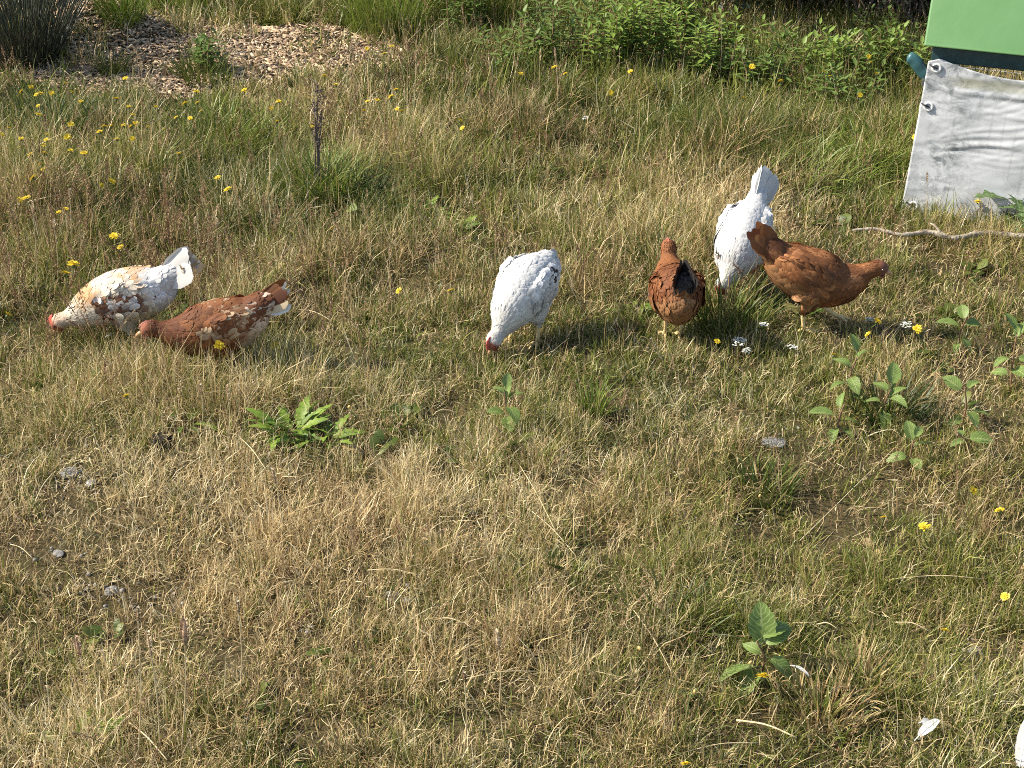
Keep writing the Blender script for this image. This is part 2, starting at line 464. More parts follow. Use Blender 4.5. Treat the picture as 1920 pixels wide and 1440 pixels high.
# ---- how the field varies from place to place
def bump2(u, v, cu, cv, su, sv): return np.exp(-(((u - cu) / su) ** 2 + ((v - cv) / sv) ** 2))
CHIP_LO = np.array([[-900, 130], [0, 160], [100, 176], [300, 192], [480, 178], [640, 160], [760, 136], [860, 60]], float)
CHIP_HI = np.array([[-900, -120], [0, -60], [150, 2], [250, 12], [300, 18], [400, 30], [600, 52], [760, 92], [860, 60]], float)
def chips_mask(x, y):
    u, v = uv_of(x, y)
    v = v + (vnoise(x, y, .25, 21) - .5) * 34
    lo = np.interp(u, CHIP_LO[:, 0], CHIP_LO[:, 1]); hi = np.interp(u, CHIP_HI[:, 0], CHIP_HI[:, 1])
    return (v < lo) & (v > hi) & (u < 850)
LUSH = [(1520, 235, 260, 85), (1650, 150, 180, 70), (420, 245, 110, 55), (980, 60, 330, 60), (1350, 130, 330, 45), (720, 20, 160, 60),
        (1750, 400, 160, 25), (1010, 170, 260, 60), (330, 25, 200, 22), (520, 15, 200, 30), (120, 215, 160, 60), (1300, 230, 150, 60)]
def feet_zone(u, v):
    """the grass is short where the legs of the right hand hens show"""
    z = np.zeros_like(u)
    for (cu, cv, su, sv) in ((1262, 648, 62, 34), (1508, 626, 50, 34), (985, 655, 60, 32), (1385, 548, 40, 22), (1590, 615, 60, 26)): z = np.maximum(z, bump2(u, v, cu, cv, su, sv))
    return np.clip(z * 1.3, 0, 1)
def field(x, y):
    u, v = uv_of(x, y)
    n1 = vnoise(x, y, .75, 31); n2 = vnoise(x, y, .28, 32); n3 = vnoise(x, y, .10, 33)
    lush = np.zeros_like(x)
    for (cu, cv, su, sv) in LUSH: lush = np.maximum(lush, bump2(u, v, cu, cv, su, sv))
    dry = .31 + .20 * sstep(150, 850, v) + (n1 - .5) * .55 + (n2 - .5) * .45 + (n3 - .5) * .3
    dry -= .45 * lush
    dry += .16 * bump2(u, v, 250, 950, 480, 260) + .10 * bump2(u, v, 560, 1080, 300, 200) + .12 * bump2(u, v, 1450, 390, 330, 60)
    dry -= .14 * bump2(u, v, 1500, 1230, 420, 260) + .14 * bump2(u, v, 760, 390, 330, 60) + .12 * bump2(u, v, 1500, 640, 350, 70)
    hgt = .052 + .058 * sstep(620, 260, v) + .048 * bump2(u, v, 250, 460, 420, 230) + .022 * bump2(u, v, 300, 720, 420, 120)
    hgt = hgt * (.65 + .8 * n2)
    hgt = hgt * (1 - .74 * feet_zone(u, v)) + .05 * bump2(u, v, 105, 612, 60, 22) + .045 * bump2(u, v, 290, 662, 110, 22) + .035 * bump2(u, v, 915, 650, 30, 12)
    hgt -= .065 * bump2(u, v, 300, 185, 480, 36)
    hgt -= .018 * bump2(u, v, 1480, 390, 300, 60)
    bare = sstep(.87, .98, vnoise(x, y, .42, 35) * .6 + vnoise(x, y, .11, 36) * .4) * sstep(640, 760, v)
    for (cu, cv, su, sv) in [(120, 900, 90, 30), (870, 960, 60, 18), (735, 1118, 70, 16), (1440, 832, 60, 18), (200, 1105, 110, 30), (1830, 1215, 60, 30), (1240, 668, 60, 14), (80, 1040, 60, 18), (1770, 1395, 70, 20), (510, 1330, 70, 18), (1350, 1115, 60, 14)]:
        bare = np.maximum(bare, bump2(u, v, cu, cv, su, sv) * (.25 + .75 * n3))
    return u, v, np.clip(dry, .02, .97), np.clip(hgt, .03, .2), np.clip(lush, 0, 1), np.clip(bare, 0, 1)

COOP_X0, COOP_Y0 = P(1705, 397).x, P(1705, 397).y
COOP_YAW = R(-23)
def in_coop(x, y, m=.0):
    dx, dy = x - COOP_X0, y - COOP_Y0
    a = dx * math.cos(COOP_YAW) + dy * math.sin(COOP_YAW); b = -dx * math.sin(COOP_YAW) + dy * math.cos(COOP_YAW)
    return (a > .02 + m) & (a < 1.15) & (b > .02) & (b < .85)
def field_points(density_fn, dmax):
    """random places over what the camera sees and about a metre more on every side"""
    x0, x1, y0, y1 = -4.6, 4.6, 1.55, 10.0
    n = int((x1 - x0) * (y1 - y0) * dmax)
    x = rng.uniform(x0, x1, n); y = rng.uniform(y0, y1, n)
    keep = np.abs(x) < y * .40 + 1.15
    x, y = x[keep], y[keep]
    d = density_fn(x, y)
    keep = rng.random(len(x)) < d / dmax
    x, y = x[keep], y[keep]
    keep = ~in_coop(x, y)
    return x[keep], y[keep]
def put(name, protos, x, y, gid, scale, gi, mat, label, cat, tilt=.12, sink=0.0, yaw=None, smooth=True):
    n = len(x); z = H(x, y) - sink
    rot = np.stack([rng.normal(0, tilt, n), rng.normal(0, tilt, n), rng.random(n) * 6.283 if yaw is None else yaw], 1)
    if scale.ndim == 1: scale = np.stack([scale] * 3, 1)
    return scatter(name, protos, np.stack([x, y, z], 1), gid, rot, scale, gi, mat, label, cat, smooth)

# ---- the grass itself: single blades in tufts, coloured blade by blade
def lerp_ramp(stops, k):
    ps = np.array([p for p, _ in stops]); cs_ = np.array([c for _, c in stops])
    return np.stack([np.interp(k, ps, cs_[:, i]) for i in range(3)], 1)
G_TURF = [(0, (.032, .048, .008)), (.25, (.076, .104, .015)), (.55, (.148, .176, .028)), (.8, (.245, .262, .048)), (1, (.37, .365, .10))]
S_TURF = [(0, (.10, .058, .032)), (.15, (.25, .155, .074)), (.4, (.46, .325, .150)), (.7, (.68, .54, .285)), (1, (.85, .75, .50))]
def grass_mesh(name, cx, cy, nb, rad, hgt, dry, tint, hue, lean, bend, wid, K, label, flat=0.0, lenvar=.5, prefer=None):
    """cx, cy: tuft centres with arrays rad, hgt, dry, tint, hue; nb blades in each"""
    n = len(cx) * nb; rep = lambda a_: np.repeat(a_, nb)
    a = rng.random(n) * 6.283; rr = rep(rad) * np.sqrt(rng.random(n))
    bx, by = rep(cx) + rr * np.cos(a), rep(cy) + rr * np.sin(a)
    ok = ~in_coop(bx, by, -.02)
    root = np.stack([bx, by, H(bx, by) - .004 + flat * rng.random(n)], 1)
    ln = rep(hgt) * rng.uniform(1 - lenvar, 1 + lenvar * .6, n)
    az = a + rng.normal(0, 1.0, n)
    tl = rep(rng.normal(0, .35, len(cx))); ta = rep(rng.random(len(cx)) * 6.283)      # a tuft leans as a whole
    r = rng.random((n, 2))
    a0 = np.abs(rng.normal(lean, .38, n)); a1 = rng.normal(bend, .65, n)
    az = np.where(rng.random(n) < np.abs(tl), ta, az)
    w = rng.uniform(wid[0], wid[1], n) * np.clip(by / 4.2, .85, 1.75)
    sel = np.nonzero(ok)[0]
    V_, Q_, T_, A_ = blades(root[sel], az[sel], a0[sel], a1[sel], ln[sel], w[sel], K, r=r[sel])
    per = 2 * K + 1; nn = len(sel)
    t_ = A_[:, 2]
    f = np.clip((np.repeat(rep(dry)[sel], per) + (t_ - .5) * .25 - np.repeat(r[sel, 0], per)) * 5 + .5, 0, 1)
    kg = np.repeat(np.clip(.68 * r[sel, 1] + .55 * (rep(tint)[sel] - .2), 0, 1), per)
    ks = np.repeat(np.clip(.70 * rng.random(nn) ** .8 + .55 * (rep(hue)[sel] - .2), 0, 1), per)
    col = lerp_ramp(G_TURF, kg) * (1 - f)[:, None] + lerp_ramp(S_TURF, ks) * f[:, None]
    me = np_mesh(name, V_, Q_, T_, M['turf'], True, {'bcol': ('FLOAT_VECTOR', col)})
    tag(obj(name, me), label, 'grass', kind='stuff')
    print(name, nn, 'blades', len(Q_) * 2 + len(T_), 'tris')
def seen(x, y):
    """full density where the photograph looks, thinner in the margin beyond the frame"""
    u, v = uv_of(x, y)
    return np.where((u > -60) & (u < 1980) & (v < 1500) & (v > -40), 1.0, .33)

def dens_turf(x, y):
    u, v, dry, hgt, lush, bare = field(x, y)
    c = vnoise(x, y, .085, 71) * .55 + vnoise(x, y, .21, 72) * .45
    d = 1560 * np.clip(3.4 / y, .33, 1.2) * (.45 + 1.2 * sstep(.25, .75, c)) * (1 - .9 * bare) * seen(x, y)
    return np.where(chips_mask(x, y), 22 + 200 * (vnoise(x, y, .3, 77) > .68), d)
x, y = field_points(dens_turf, 3150); n = len(x)
u, v, dry, hgt, lush, bare = field(x, y)
c = vnoise(x, y, .085, 71) * .55 + vnoise(x, y, .21, 72) * .45
tint = np.clip(.5 - .12 * sstep(420, 200, v) + (vnoise(x, y, .5, 41) - .5) * .9 + .12 * lush + rng.normal(0, .16, n), 0, 1)
hue = np.clip(.52 + (vnoise(x, y, .45, 42) - .5) * .9 - .12 * (v < 640) + rng.normal(0, .17, n), 0, 1)
grass_mesh('grass', x, y, 15, rng.uniform(.018, .048, n), hgt * (.25 + 1.5 * c) * rng.uniform(.6, 1.35, n), np.clip(dry + rng.normal(0, .26, n), 0, 1.1), tint, hue,
           .46, .62, (.0014, .0030), 2, 'short dry and green grass covering the whole field', flat=.006)

# ---- dead, matted litter lying between the blades
def dens_litter(x, y):
    u, v, dry, hgt, lush, bare = field(x, y)
    return np.where(chips_mask(x, y), 10, 520 * np.clip(3.6 / y, .3, 1.1) * (.4 + .85 * dry) * (1 - .55 * bare)) * seen(x, y)
x, y = field_points(dens_litter, 860); n = len(x)
grass_mesh('grass_litter', x, y, 9, np.full(n, .045), rng.uniform(.02, .06, n), np.full(n, 1.05), np.full(n, .5), np.clip(rng.normal(.36, .3, n), 0, 1),
           1.1, .6, (.0012, .0024), 2, 'dead straw coloured grass litter matted between the blades', flat=.04)

# ---- longer grass
def dens_mid(x, y):
    u, v, dry, hgt, lush, bare = field(x, y)
    d = 16 + 80 * sstep(520, 230, v) + 55 * lush + 60 * bump2(u, v, 200, 620, 380, 160)
    d = d * (.1 + 1.9 * vnoise(x, y, .26, 51) ** 1.4) * (1 - .8 * bare)
    d = d * (1 - .6 * bump2(u, v, 1450, 400, 330, 60)) * seen(x, y)
    d = d * (1 - feet_zone(u, v)) * (1 - .85 * bump2(u, v, 300, 190, 480, 34))
    return np.where(chips_mask(x, y), .5, d)
x, y = field_points(dens_mid, 320); n = len(x)
u, v, dry, hgt, lush, bare = field(x, y)
sc = (.085 + .028 * lush + .045 * sstep(520, 230, v)) * rng.uniform(.7, 1.4, n)
grass_mesh('long_grass', x, y, 13, rng.uniform(.015, .045, n), sc, np.clip(dry * .9 + rng.normal(-.05, .2, n), 0, 1), np.clip(.42 + .15 * lush + rng.normal(0, .22, n), 0, 1), np.clip(rng.normal(.5, .22, n), 0, 1),
           .30, .95, (.0018, .0038), 5, 'longer green and olive grass growing thickest at the back of the field')

# ---- bare upright straws standing out of the turf
def dens_straw(x, y):
    u, v, dry, hgt, lush, bare = field(x, y)
    d = (80 + 240 * bump2(u, v, 450, 950, 800, 420) + 120 * bump2(u, v, 250, 480, 420, 200)) * (.1 + 1.9 * vnoise(x, y, .22, 52) ** 1.5) * (1 - .6 * lush) * seen(x, y)
    d = d * (1 - .95 * feet_zone(u, v))
    return np.where(chips_mask(x, y), 8, d)
x, y = field_points(dens_straw, 900); n = len(x)
u, v, dry, hgt, lush, bare = field(x, y)
grass_mesh('standing_straw', x, y, 3, np.full(n, .02), (.085 + .05 * sstep(700, 400, v)) * rng.uniform(.6, 1.5, n), np.clip(rng.normal(.95, .3, n), 0, 1.3), np.full(n, .6), np.clip(rng.normal(.6, .25, n), 0, 1),
           .22, .35, (.0012, .0022), 4, 'thin upright straw coloured stems standing above the turf')

# ---- flowering stems gone to seed: a reddish brown haze of fine heads, with pale spikes between
def dens_stem(x, y):
    u, v, dry, hgt, lush, bare = field(x, y)
    d = 22 + 200 * bump2(u, v, 260, 560, 380, 170) + 75 * bump2(u, v, 760, 260, 330, 150) + 40 * bump2(u, v, 250, 700, 380, 120) + 14 * bump2(u, v, 700, 1000, 500, 300) + 45 * bump2(u, v, 1560, 560, 300, 90)
    d = d * (.15 + 1.7 * vnoise(x, y, .35, 61) ** 1.5)
    d = d * (1 - .95 * feet_zone(u, v))
    return np.where(chips_mask(x, y), 2, d)
x, y = field_points(dens_stem, 400); n = len(x)
u, v, dry, hgt, lush, bare = field(x, y)
protos = [stem_proto(2, .13, .26, .07, 'loose') for _ in range(9)] + [stem_proto(1, .16, .30, .045, 'spike') for _ in range(5)] + [stem_proto(1, .14, .30, .07, 'open') for _ in range(5)] + [stem_proto(2, .12, .28, .03, 'none_') for _ in range(3)]
gid = rng.choice(len(protos), n, p=np.array([.07] * 9 + [.022] * 5 + [.035] * 5 + [.0283] * 3) / sum([.07] * 9 + [.022] * 5 + [.035] * 5 + [.0283] * 3))
gi = np.stack([np.clip(rng.normal(.93, .15, n), 0, 1.2), np.full(n, .5), np.clip(.4 + rng.normal(0, .25, n) + .25 * (v > 700), 0, 1)], 1)
sc = rng.uniform(.7, 1.15, n) * (1 - .25 * (v > 700)) * (1 - .2 * bump2(u, v, 1450, 400, 330, 80))
put('seed_stems', protos, x, y, gid, sc, gi, M['stems'], 'fine brown and straw coloured flowering grass stems gone to seed', 'grass', tilt=.10)
print('stems', n)

# ---- small broad-leaved weeds in the turf
def dens_weed(x, y):
    u, v, dry, hgt, lush, bare = field(x, y)
    d = 5 + 34 * bump2(u, v, 790, 385, 210, 50) + 20 * bump2(u, v, 1700, 740, 250, 120) + 10 * bump2(u, v, 160, 1320, 160, 90) + 14 * bump2(u, v, 640, 770, 160, 60) + 16 * lush + 14 * bump2(u, v, 1880, 440, 120, 60)
    return np.where(chips_mask(x, y), .8, d * (1 - bare))
x, y = field_points(dens_weed, 62); n = len(x)
protos = [weed_proto(9, .045, .34) for _ in range(4)] + [weed_proto(7, .06, .2) for _ in range(3)] + [weed_proto(12, .03, .45) for _ in range(3)]
gi = np.stack([np.clip(rng.normal(.06, .1, n), 0, 1), np.clip(rng.normal(.5, .22, n), 0, 1), np.full(n, .5)], 1)
put('low_weeds', protos, x, y, rng.integers(0, 10, n), rng.uniform(.55, 1.25, n), gi, M['weed'], 'small broad leaved green weeds growing low in the turf', 'weeds', tilt=.2)

# ---- woodchips on the bare ground at the back left
def dens_chip(x, y): return np.where(chips_mask(x, y), 4200 * np.clip(8.0 / y, .6, 1.1), 0)
x, y = field_points(dens_chip, 4700); n = len(x)
def chip_proto():
    a, b_, c = rng.uniform(.006, .024), rng.uniform(.002, .006), rng.uniform(.0006, .0016)
    V_, Q_ = box(-a, a, -b_, b_, -c, c); V_ = V_ + rng.normal(0, .0022, V_.shape)
    return V_, Q_, None, np.tile(np.array([[rng.random(), rng.random(), rng.random()]]), (8, 1))
protos = [chip_proto() for _ in range(24)]
mm, tt, NN, LL = nodes_of('woodchip')
a = NN.new('ShaderNodeAttribute'); a.attribute_name = 'gi'; a.attribute_type = 'INSTANCER'
s_ = NN.new('ShaderNodeSeparateXYZ'); LL.new(a.outputs['Vector'], s_.inputs[0])
rr_ = ramp(NN, [(0, (.16, .105, .062)), (.3, (.30, .20, .118)), (.6, (.47, .335, .205)), (.85, (.62, .475, .305)), (1, (.74, .61, .43))]); LL.new(s_.outputs[0], rr_.inputs[0])
b_ = NN.new('ShaderNodeBsdfPrincipled'); b_.inputs['Roughness'].default_value = .8; LL.new(rr_.outputs[0], b_.inputs['Base Color'])
o_ = NN.new('ShaderNodeOutputMaterial'); LL.new(b_.outputs[0], o_.inputs['Surface'])
put('woodchips', protos, x, y, rng.integers(0, 24, n), rng.uniform(.6, 1.4, n), np.stack([np.clip(rng.normal(.5, .25, n), 0, 1)] * 3, 1), mm, 'pinkish brown woodchips strewn over bare ground beside the rushes', 'woodchips', tilt=.28, sink=-.004, smooth=False)
print('chips', n)

# ---- gravel in the bare spots
def dens_gravel(x, y):
    u, v, dry, hgt, lush, bare = field(x, y)
    return np.where(chips_mask(x, y), 0, 5200 * bare ** 1.3)
x, y = field_points(dens_gravel, 5200); n = len(x)
def pebble():
    ico = [(0, 0, 1), (0, 0, -1)] + [(math.cos(k * 1.256) * .894, math.sin(k * 1.256) * .894, .447) for k in range(5)] + [(math.cos((k + .5) * 1.256) * .894, math.sin((k + .5) * 1.256) * .894, -.447) for k in range(5)]
    V_ = np.array(ico) * rng.uniform(.7, 1.2, (12, 1)) * np.array([1, rng.uniform(.6, 1), rng.uniform(.4, .7)]) * .005
    T_ = []
    for k in range(5):
        k2 = (k + 1) % 5
        T_ += [(0, 2 + k, 2 + k2), (1, 7 + k2, 7 + k), (2 + k, 7 + k, 2 + k2), (2 + k2, 7 + k, 7 + k2)]
    return V_, None, np.array(T_), np.zeros((12, 3))
mm, tt, NN, LL = nodes_of('gravel')
a = NN.new('ShaderNodeAttribute'); a.attribute_name = 'gi'; a.attribute_type = 'INSTANCER'
s_ = NN.new('ShaderNodeSeparateXYZ'); LL.new(a.outputs['Vector'], s_.inputs[0])
rr_ = ramp(NN, [(0, (.10, .09, .08)), (.5, (.24, .23, .21)), (1, (.34, .32, .29))]); LL.new(s_.outputs[0], rr_.inputs[0])
b_ = NN.new('ShaderNodeBsdfPrincipled'); b_.inputs['Roughness'].default_value = .85; LL.new(rr_.outputs[0], b_.inputs['Base Color'])
o_ = NN.new('ShaderNodeOutputMaterial'); LL.new(b_.outputs[0], o_.inputs['Surface'])
put('gravel', [pebble() for _ in range(10)], x, y, rng.integers(0, 10, n), rng.uniform(.5, 1.7, n), np.stack([rng.random(n)] * 3, 1), mm, 'small grey gravel lying in the bare spots of the turf', 'gravel', tilt=.5, sink=-.002, smooth=False)
print('gravel', n)

# ------------------------------------------------------------------ hens
def frames(C):
    T = np.gradient(C, axis=0); T /= np.linalg.norm(T, axis=1)[:, None] + 1e-12
    S = np.zeros_like(C); U = np.zeros_like(C); s = np.array([0, 1.0, 0])
    for i in range(len(C)):
        s = s - s.dot(T[i]) * T[i]; s /= np.linalg.norm(s); S[i] = s; U[i] = np.cross(T[i], s) * -1
        if i == 0 and U[0][2] < 0: pass
    U = np.cross(S, T) * -1
    return T, S, U
def loft(C, W, Hh, sides=20):
    T, S, U = frames(C); ang = np.arange(sides) / sides * 2 * math.pi; n = len(C)
    V = (C[:, None] + np.cos(ang)[None, :, None] * (S * W[:, None])[:, None] + np.sin(ang)[None, :, None] * (U * Hh[:, None])[:, None]).reshape(-1, 3)
    Q = [(i * sides + k, i * sides + (k + 1) % sides, (i + 1) * sides + (k + 1) % sides, (i + 1) * sides + k) for i in range(n - 1) for k in range(sides)]
    V = np.concatenate([V, C[:1], C[-1:]]); a = n * sides
    Tr = [(a, (k + 1) % sides, k) for k in range(sides)] + [(a + 1, (n - 1) * sides + k, (n - 1) * sides + (k + 1) % sides) for k in range(sides)]
    return V, np.array(Q), np.array(Tr)
def remeshed(V, Q, T, voxel, smooth):
    me = np_mesh('tmp', V, Q, T); o = obj('tmp', me)
    r = o.modifiers.new('r', 'REMESH'); r.mode = 'VOXEL'; r.voxel_size = voxel
    s = o.modifiers.new('s', 'SMOOTH'); s.iterations = smooth; s.factor = .5
    dg = bpy.context.evaluated_depsgraph_get(); ev = o.evaluated_get(dg); m2 = ev.to_mesh()
    nv = len(m2.vertices); co = np.zeros(nv * 3, np.float32); no = np.zeros(nv * 3, np.float32)
    m2.vertices.foreach_get('co', co); m2.vertices.foreach_get('normal', no)
    npoly = len(m2.polygons); nl = len(m2.loops); li = np.zeros(nl, np.int32); lt = np.zeros(npoly, np.int32)
    m2.loops.foreach_get('vertex_index', li); m2.polygons.foreach_get('loop_total', lt)
    assert (lt == 4).all()
    ev.to_mesh_clear(); bpy.data.objects.remove(o); bpy.data.meshes.remove(me)
    return co.reshape(-1, 3).astype(float), no.reshape(-1, 3).astype(float), li.reshape(-1, 4)

M['feather'] = attr_color('feathers', 'fcol', .75, .12, .02)
M['hen_skin'] = attr_color('hen_body', 'fcol', .8)
M['shank'] = solid('hen_legs', (.66, .48, .20), (.74, .58, .30), 90, .55, .25, 220)
M['comb'] = solid('hen_comb', (.36, .055, .040), (.46, .095, .065), 60, .5, .3, 120)
M['comb_dull'] = solid('hen_comb_dull', (.22, .065, .042), (.30, .10, .065), 60, .6, .3, 120)
M['beak'] = solid('hen_beak', (.38, .22, .10), (.50, .33, .17), 60, .35)
M['eye'] = solid('hen_eye', (.03, .012, .006), (.10, .04, .01), 200, .08, spec=.8)

def feather_geo(p, f, nrm, L_, W_, lift, curl, col, tipcol=None):
    """arrays of feathers: root p, heading f (unit, in the skin), normal; a pointed oval vane bent along its length with a raised spine"""
    n = len(p); s = np.cross(nrm, f)
    prof = np.array([(0.0, .40, 0), (.45, .98, 1), (.85, .80, 1), (1.0, .22, 0)])
    V = np.zeros((n, 12, 3)); A = np.zeros((n, 12, 3)); NN_ = np.zeros((n, 12, 3))
    for k, (t_, w_, r_) in enumerate(prof):
        c = p + f * (L_ * t_)[:, None] + nrm * (L_ * (lift * t_ - curl * t_ * t_))[:, None]
        half = (W_ * w_ * .5)[:, None]
        V[:, 3 * k] = c - s * half - nrm * half * .14; V[:, 3 * k + 1] = c; V[:, 3 * k + 2] = c + s * half - nrm * half * .14
        for e in (-1, 0, 1): NN_[:, 3 * k + 1 + e] = nrm + s * (.26 * e) + f * (.22 * t_ - .10)
        cc = col if tipcol is None else col * (1 - t_ ** 2) + tipcol * t_ ** 2
        A[:, 3 * k:3 * k + 3] = cc[:, None, :] * (.90 + .10 * t_)
    q = []
    for k in range(3):
        a = 3 * k; q += [(a, a + 3, a + 4, a + 1), (a + 1, a + 4, a + 5, a + 2)]
    Q = (np.arange(n)[:, None, None] * 12 + np.array(q)[None]).reshape(-1, 4)
    global LASTN
    LASTN = (NN_ / np.linalg.norm(NN_, axis=2)[:, :, None]).reshape(-1, 3)
    return V.reshape(-1, 3), Q, A.reshape(-1, 3)
def feather_obj(name, v, q, a, parent):
    me = np_mesh(name, v, q, None, M['feather'], True, {'fcol': ('FLOAT_VECTOR', a)})
    me.normals_split_custom_set_from_vertices(LASTN.astype(np.float32))
    return obj(name, me, parent)
def one_feather(p, f, nrm, L_, W_, lift, curl, col, tip=None):
    f = np.array(f, float) / np.linalg.norm(f); nrm = np.array(nrm, float); nrm -= nrm.dot(f) * f; nrm /= np.linalg.norm(nrm)
    a1 = lambda v: np.array([v], float)
    return feather_geo(a1(p), a1(f), a1(nrm), a1(L_), a1(W_), a1(lift), a1(curl), a1(col), None if tip is None else a1(tip))

WHITE = np.array([.60, .592, .57]); CREAM = np.array([.54, .43, .275]); RUST = np.array([.222, .083, .027]); DARKRUST = np.array([.105, .033, .012])
BLACK = np.array([.022, .019, .018]); TAN = np.array([.34, .175, .075]); GREY = np.array([.17, .145, .135])

def make_hen(label, foot_px, facing, rings, color_fn, feet, tail, head_dir, n_feath=4200, scale=1.0, hip=(0.0, .135), comb=.012, face_col=(.33, .095, .06), dull=False):
    """rings: (x, y, z, half width, half height) from the rump to the beak base, x forward, z up, feet at z 0.
    feet: [(x, y, lifted)] right and left; tail: (root xyz, direction xyz, length, spread, colours, count)"""
    g = G(*foot_px)
    root = empty('hen', (g.x, g.y, g.z), math.atan2(facing[1], facing[0])); root.scale = (scale,) * 3
    tag(root, label, 'hen', 'six hens feeding in the grass')
    rg = np.asarray(rings, float)
    rg[-4, 3:] *= .88; rg[-3, 3:] = rg[-3, 3:] * 1.08; rg[-2, 3:] *= 1.12
    path = smooth_path(rg, 70)
    C, W, Hh = path[:, :3], np.maximum(path[:, 3], .004), np.maximum(path[:, 4], .004)
    d = np.concatenate([[0], np.cumsum(np.linalg.norm(np.diff(C, axis=0), axis=1))]); S01 = d / d[-1]
    T, S, U = frames(C)
    up_sign = 1.0 if U[20][2] > 0 else -1.0
    U = U * up_sign
    mb = MB(); v, q, t_ = loft(C, W, Hh); mb.add(v, q, t_)
    # folded wings swell the flanks
    iw = int(np.searchsorted(S01, .33))
    for sd in (-1, 1):
        a, b_ = int(np.searchsorted(S01, .08)), int(np.searchsorted(S01, .56))
        idx = np.linspace(a, b_, 9).astype(int); tt_ = np.linspace(0, 1, 9); prof = np.sin(np.clip(tt_, .06, .97) * math.pi) ** .7
        c = C[idx] + S[idx] * (sd * W[idx] * .90)[:, None] + U[idx] * (Hh[idx] * .18)[:, None]
        v, q, t_ = loft(c, .010 * prof + .002, .045 * prof + .003, 12); mb.add(v, q, t_)
    # thighs
    hocks = []
    for k, (fx, fy, lifted) in enumerate(feet):
        sd = 1 if k else -1
        hipp = np.array([hip[0], sd * .042, hip[1] + .01]); hock = np.array([hip[0] * .5 + fx * .35 - .012, (sd * .036 + fy) * .5, .082 + .02 * lifted])
        ctr = np.array([hipp, hipp * .45 + hock * .55 + np.array([.012, sd * .004, 0]), hock]); pth = smooth_path(ctr, 8)
        v, q, t_ = loft(pth, np.linspace(.040, .013, 8), np.linspace(.048, .014, 8), 12); mb.add(v, q, t_)
        hocks.append(hock)
    # tail stump
    tr, td, tl = np.array(tail[0]), np.array(tail[1]) / np.linalg.norm(tail[1]), tail[2]
    v, q, t_ = loft(np.array([tr - td * .05, tr, tr + td * tl * .35, tr + td * tl * .6]), np.array([.050, .046, .030, .006]), np.array([.052, .046, .032, .008]), 12); mb.add(v, q, t_)
    V, Q, T_, _ = mb.arrays()
    co, no, quads = remeshed(V, Q, T_, .0055, 5)
    def locate(pts):
        dd = ((pts[:, None] - C[None]) ** 2).sum(2); i = dd.argmin(1)
        rel = pts - C[i]
        return i, S01[i], np.arctan2((rel * U[i]).sum(1) / np.maximum(Hh[i], .004), (rel * S[i]).sum(1) / np.maximum(W[i], .004))
    i_, s_, ang_ = locate(co)
    bcol = color_fn(co, s_, ang_, np.zeros(len(co)), False)
    face = sstep(.915, .945, s_)[:, None]
    bcol = bcol * (1 - face) + face * np.array(face_col) * (.7 + .3 * rng.random((len(co), 1)))
    # legs: shank and toes, joined to the body mesh
    lb = MB()
    for k, ((fx, fy, lifted), hock) in enumerate(zip(feet, hocks)):
        z0 = .012 + .03 * lifted
        ft = np.array([fx, fy, z0])
        ctr = np.array([hock + np.array([.004, 0, .015]), hock, (hock + ft) / 2 + np.array([-.003, 0, 0]), ft])
        v, q, t_ = tube(smooth_path(ctr, 9), np.array([.0085, .0085, .008, .0068, .0062, .006, .006, .0065, .0075]), 8); lb.add(v, q, t_)
        for a_, ln in ((-.55, .036), (0.0, .046), (.55, .036), (3.0, .020)):
            e = ft + np.array([math.cos(a_) * ln, math.sin(a_) * ln, -z0 * (1 - lifted) + .003 + .0 * ln])
            m_ = (ft + e) / 2 + np.array([0, 0, .003])
            v, q, t_ = tube(np.array([ft, m_, e - (e - ft) * .15, e]), np.array([.006, .0048, .004, .0012]), 6); lb.add(v, q, t_)
    lv, lq, lt, _ = lb.arrays(); nb = len(co)
    me = np_mesh('body', np.concatenate([co, lv]), np.concatenate([quads, lq + nb]), lt + nb, [M['hen_skin'], M['shank']], True,
                 {'fcol': ('FLOAT_VECTOR', np.concatenate([bcol, np.tile([[.5, .35, .15]], (len(lv), 1))]))},
                 np.concatenate([np.zeros(len(quads)), np.ones(len(lq) + len(lt))]))
    obj('body', me, root)
    # plumage: overlapping feathers all over, pointing to the tail
    tri = np.concatenate([quads[:, [0, 1, 2]], quads[:, [0, 2, 3]]])
    ar = np.linalg.norm(np.cross(co[tri[:, 1]] - co[tri[:, 0]], co[tri[:, 2]] - co[tri[:, 0]]), axis=1)
    wgt = ar * (1 + 2.2 * sstep(.62, .8, s_[tri[:, 0]]))
    pick = rng.choice(len(tri), n_feath, p=wgt / wgt.sum())
    bc = rng.random((n_feath, 2)); fl = bc.sum(1) > 1; bc[fl] = 1 - bc[fl]
    p0, p1, p2 = co[tri[pick, 0]], co[tri[pick, 1]], co[tri[pick, 2]]
    p = p0 + (p1 - p0) * bc[:, :1] + (p2 - p0) * bc[:, 1:]
    nr = no[tri[pick, 0]]
    i_, s, an = locate(p)
    f = -T[i_] + rng.normal(0, .16, (n_feath, 3))
    low = (p[:, 2] < hip[1] - .015) & (s < .5)
    f[low] = f[low] * .4 + np.array([-.15, 0, -1])         # thigh feathers point down
    f -= (f * nr).sum(1)[:, None] * nr; f /= np.linalg.norm(f, axis=1)[:, None] + 1e-9
    neck = sstep(.58, .72, s); headz = sstep(.82, .90, s)
    L_ = (.024 * (1 - neck) + .026 * neck) * (1 - headz * .62) * rng.uniform(.75, 1.25, n_feath)
    W_ = L_ * (.66 * (1 - neck) + .24 * neck + .25 * headz)
    keep = s < .93
    isw = ((s > .10) & (s < .56) & (np.sin(an) > -.6) & (np.sin(an) < .62) & (p[:, 2] > hip[1] - .0))
    colr = color_fn(p, s, an, rng.random(n_feath), True)
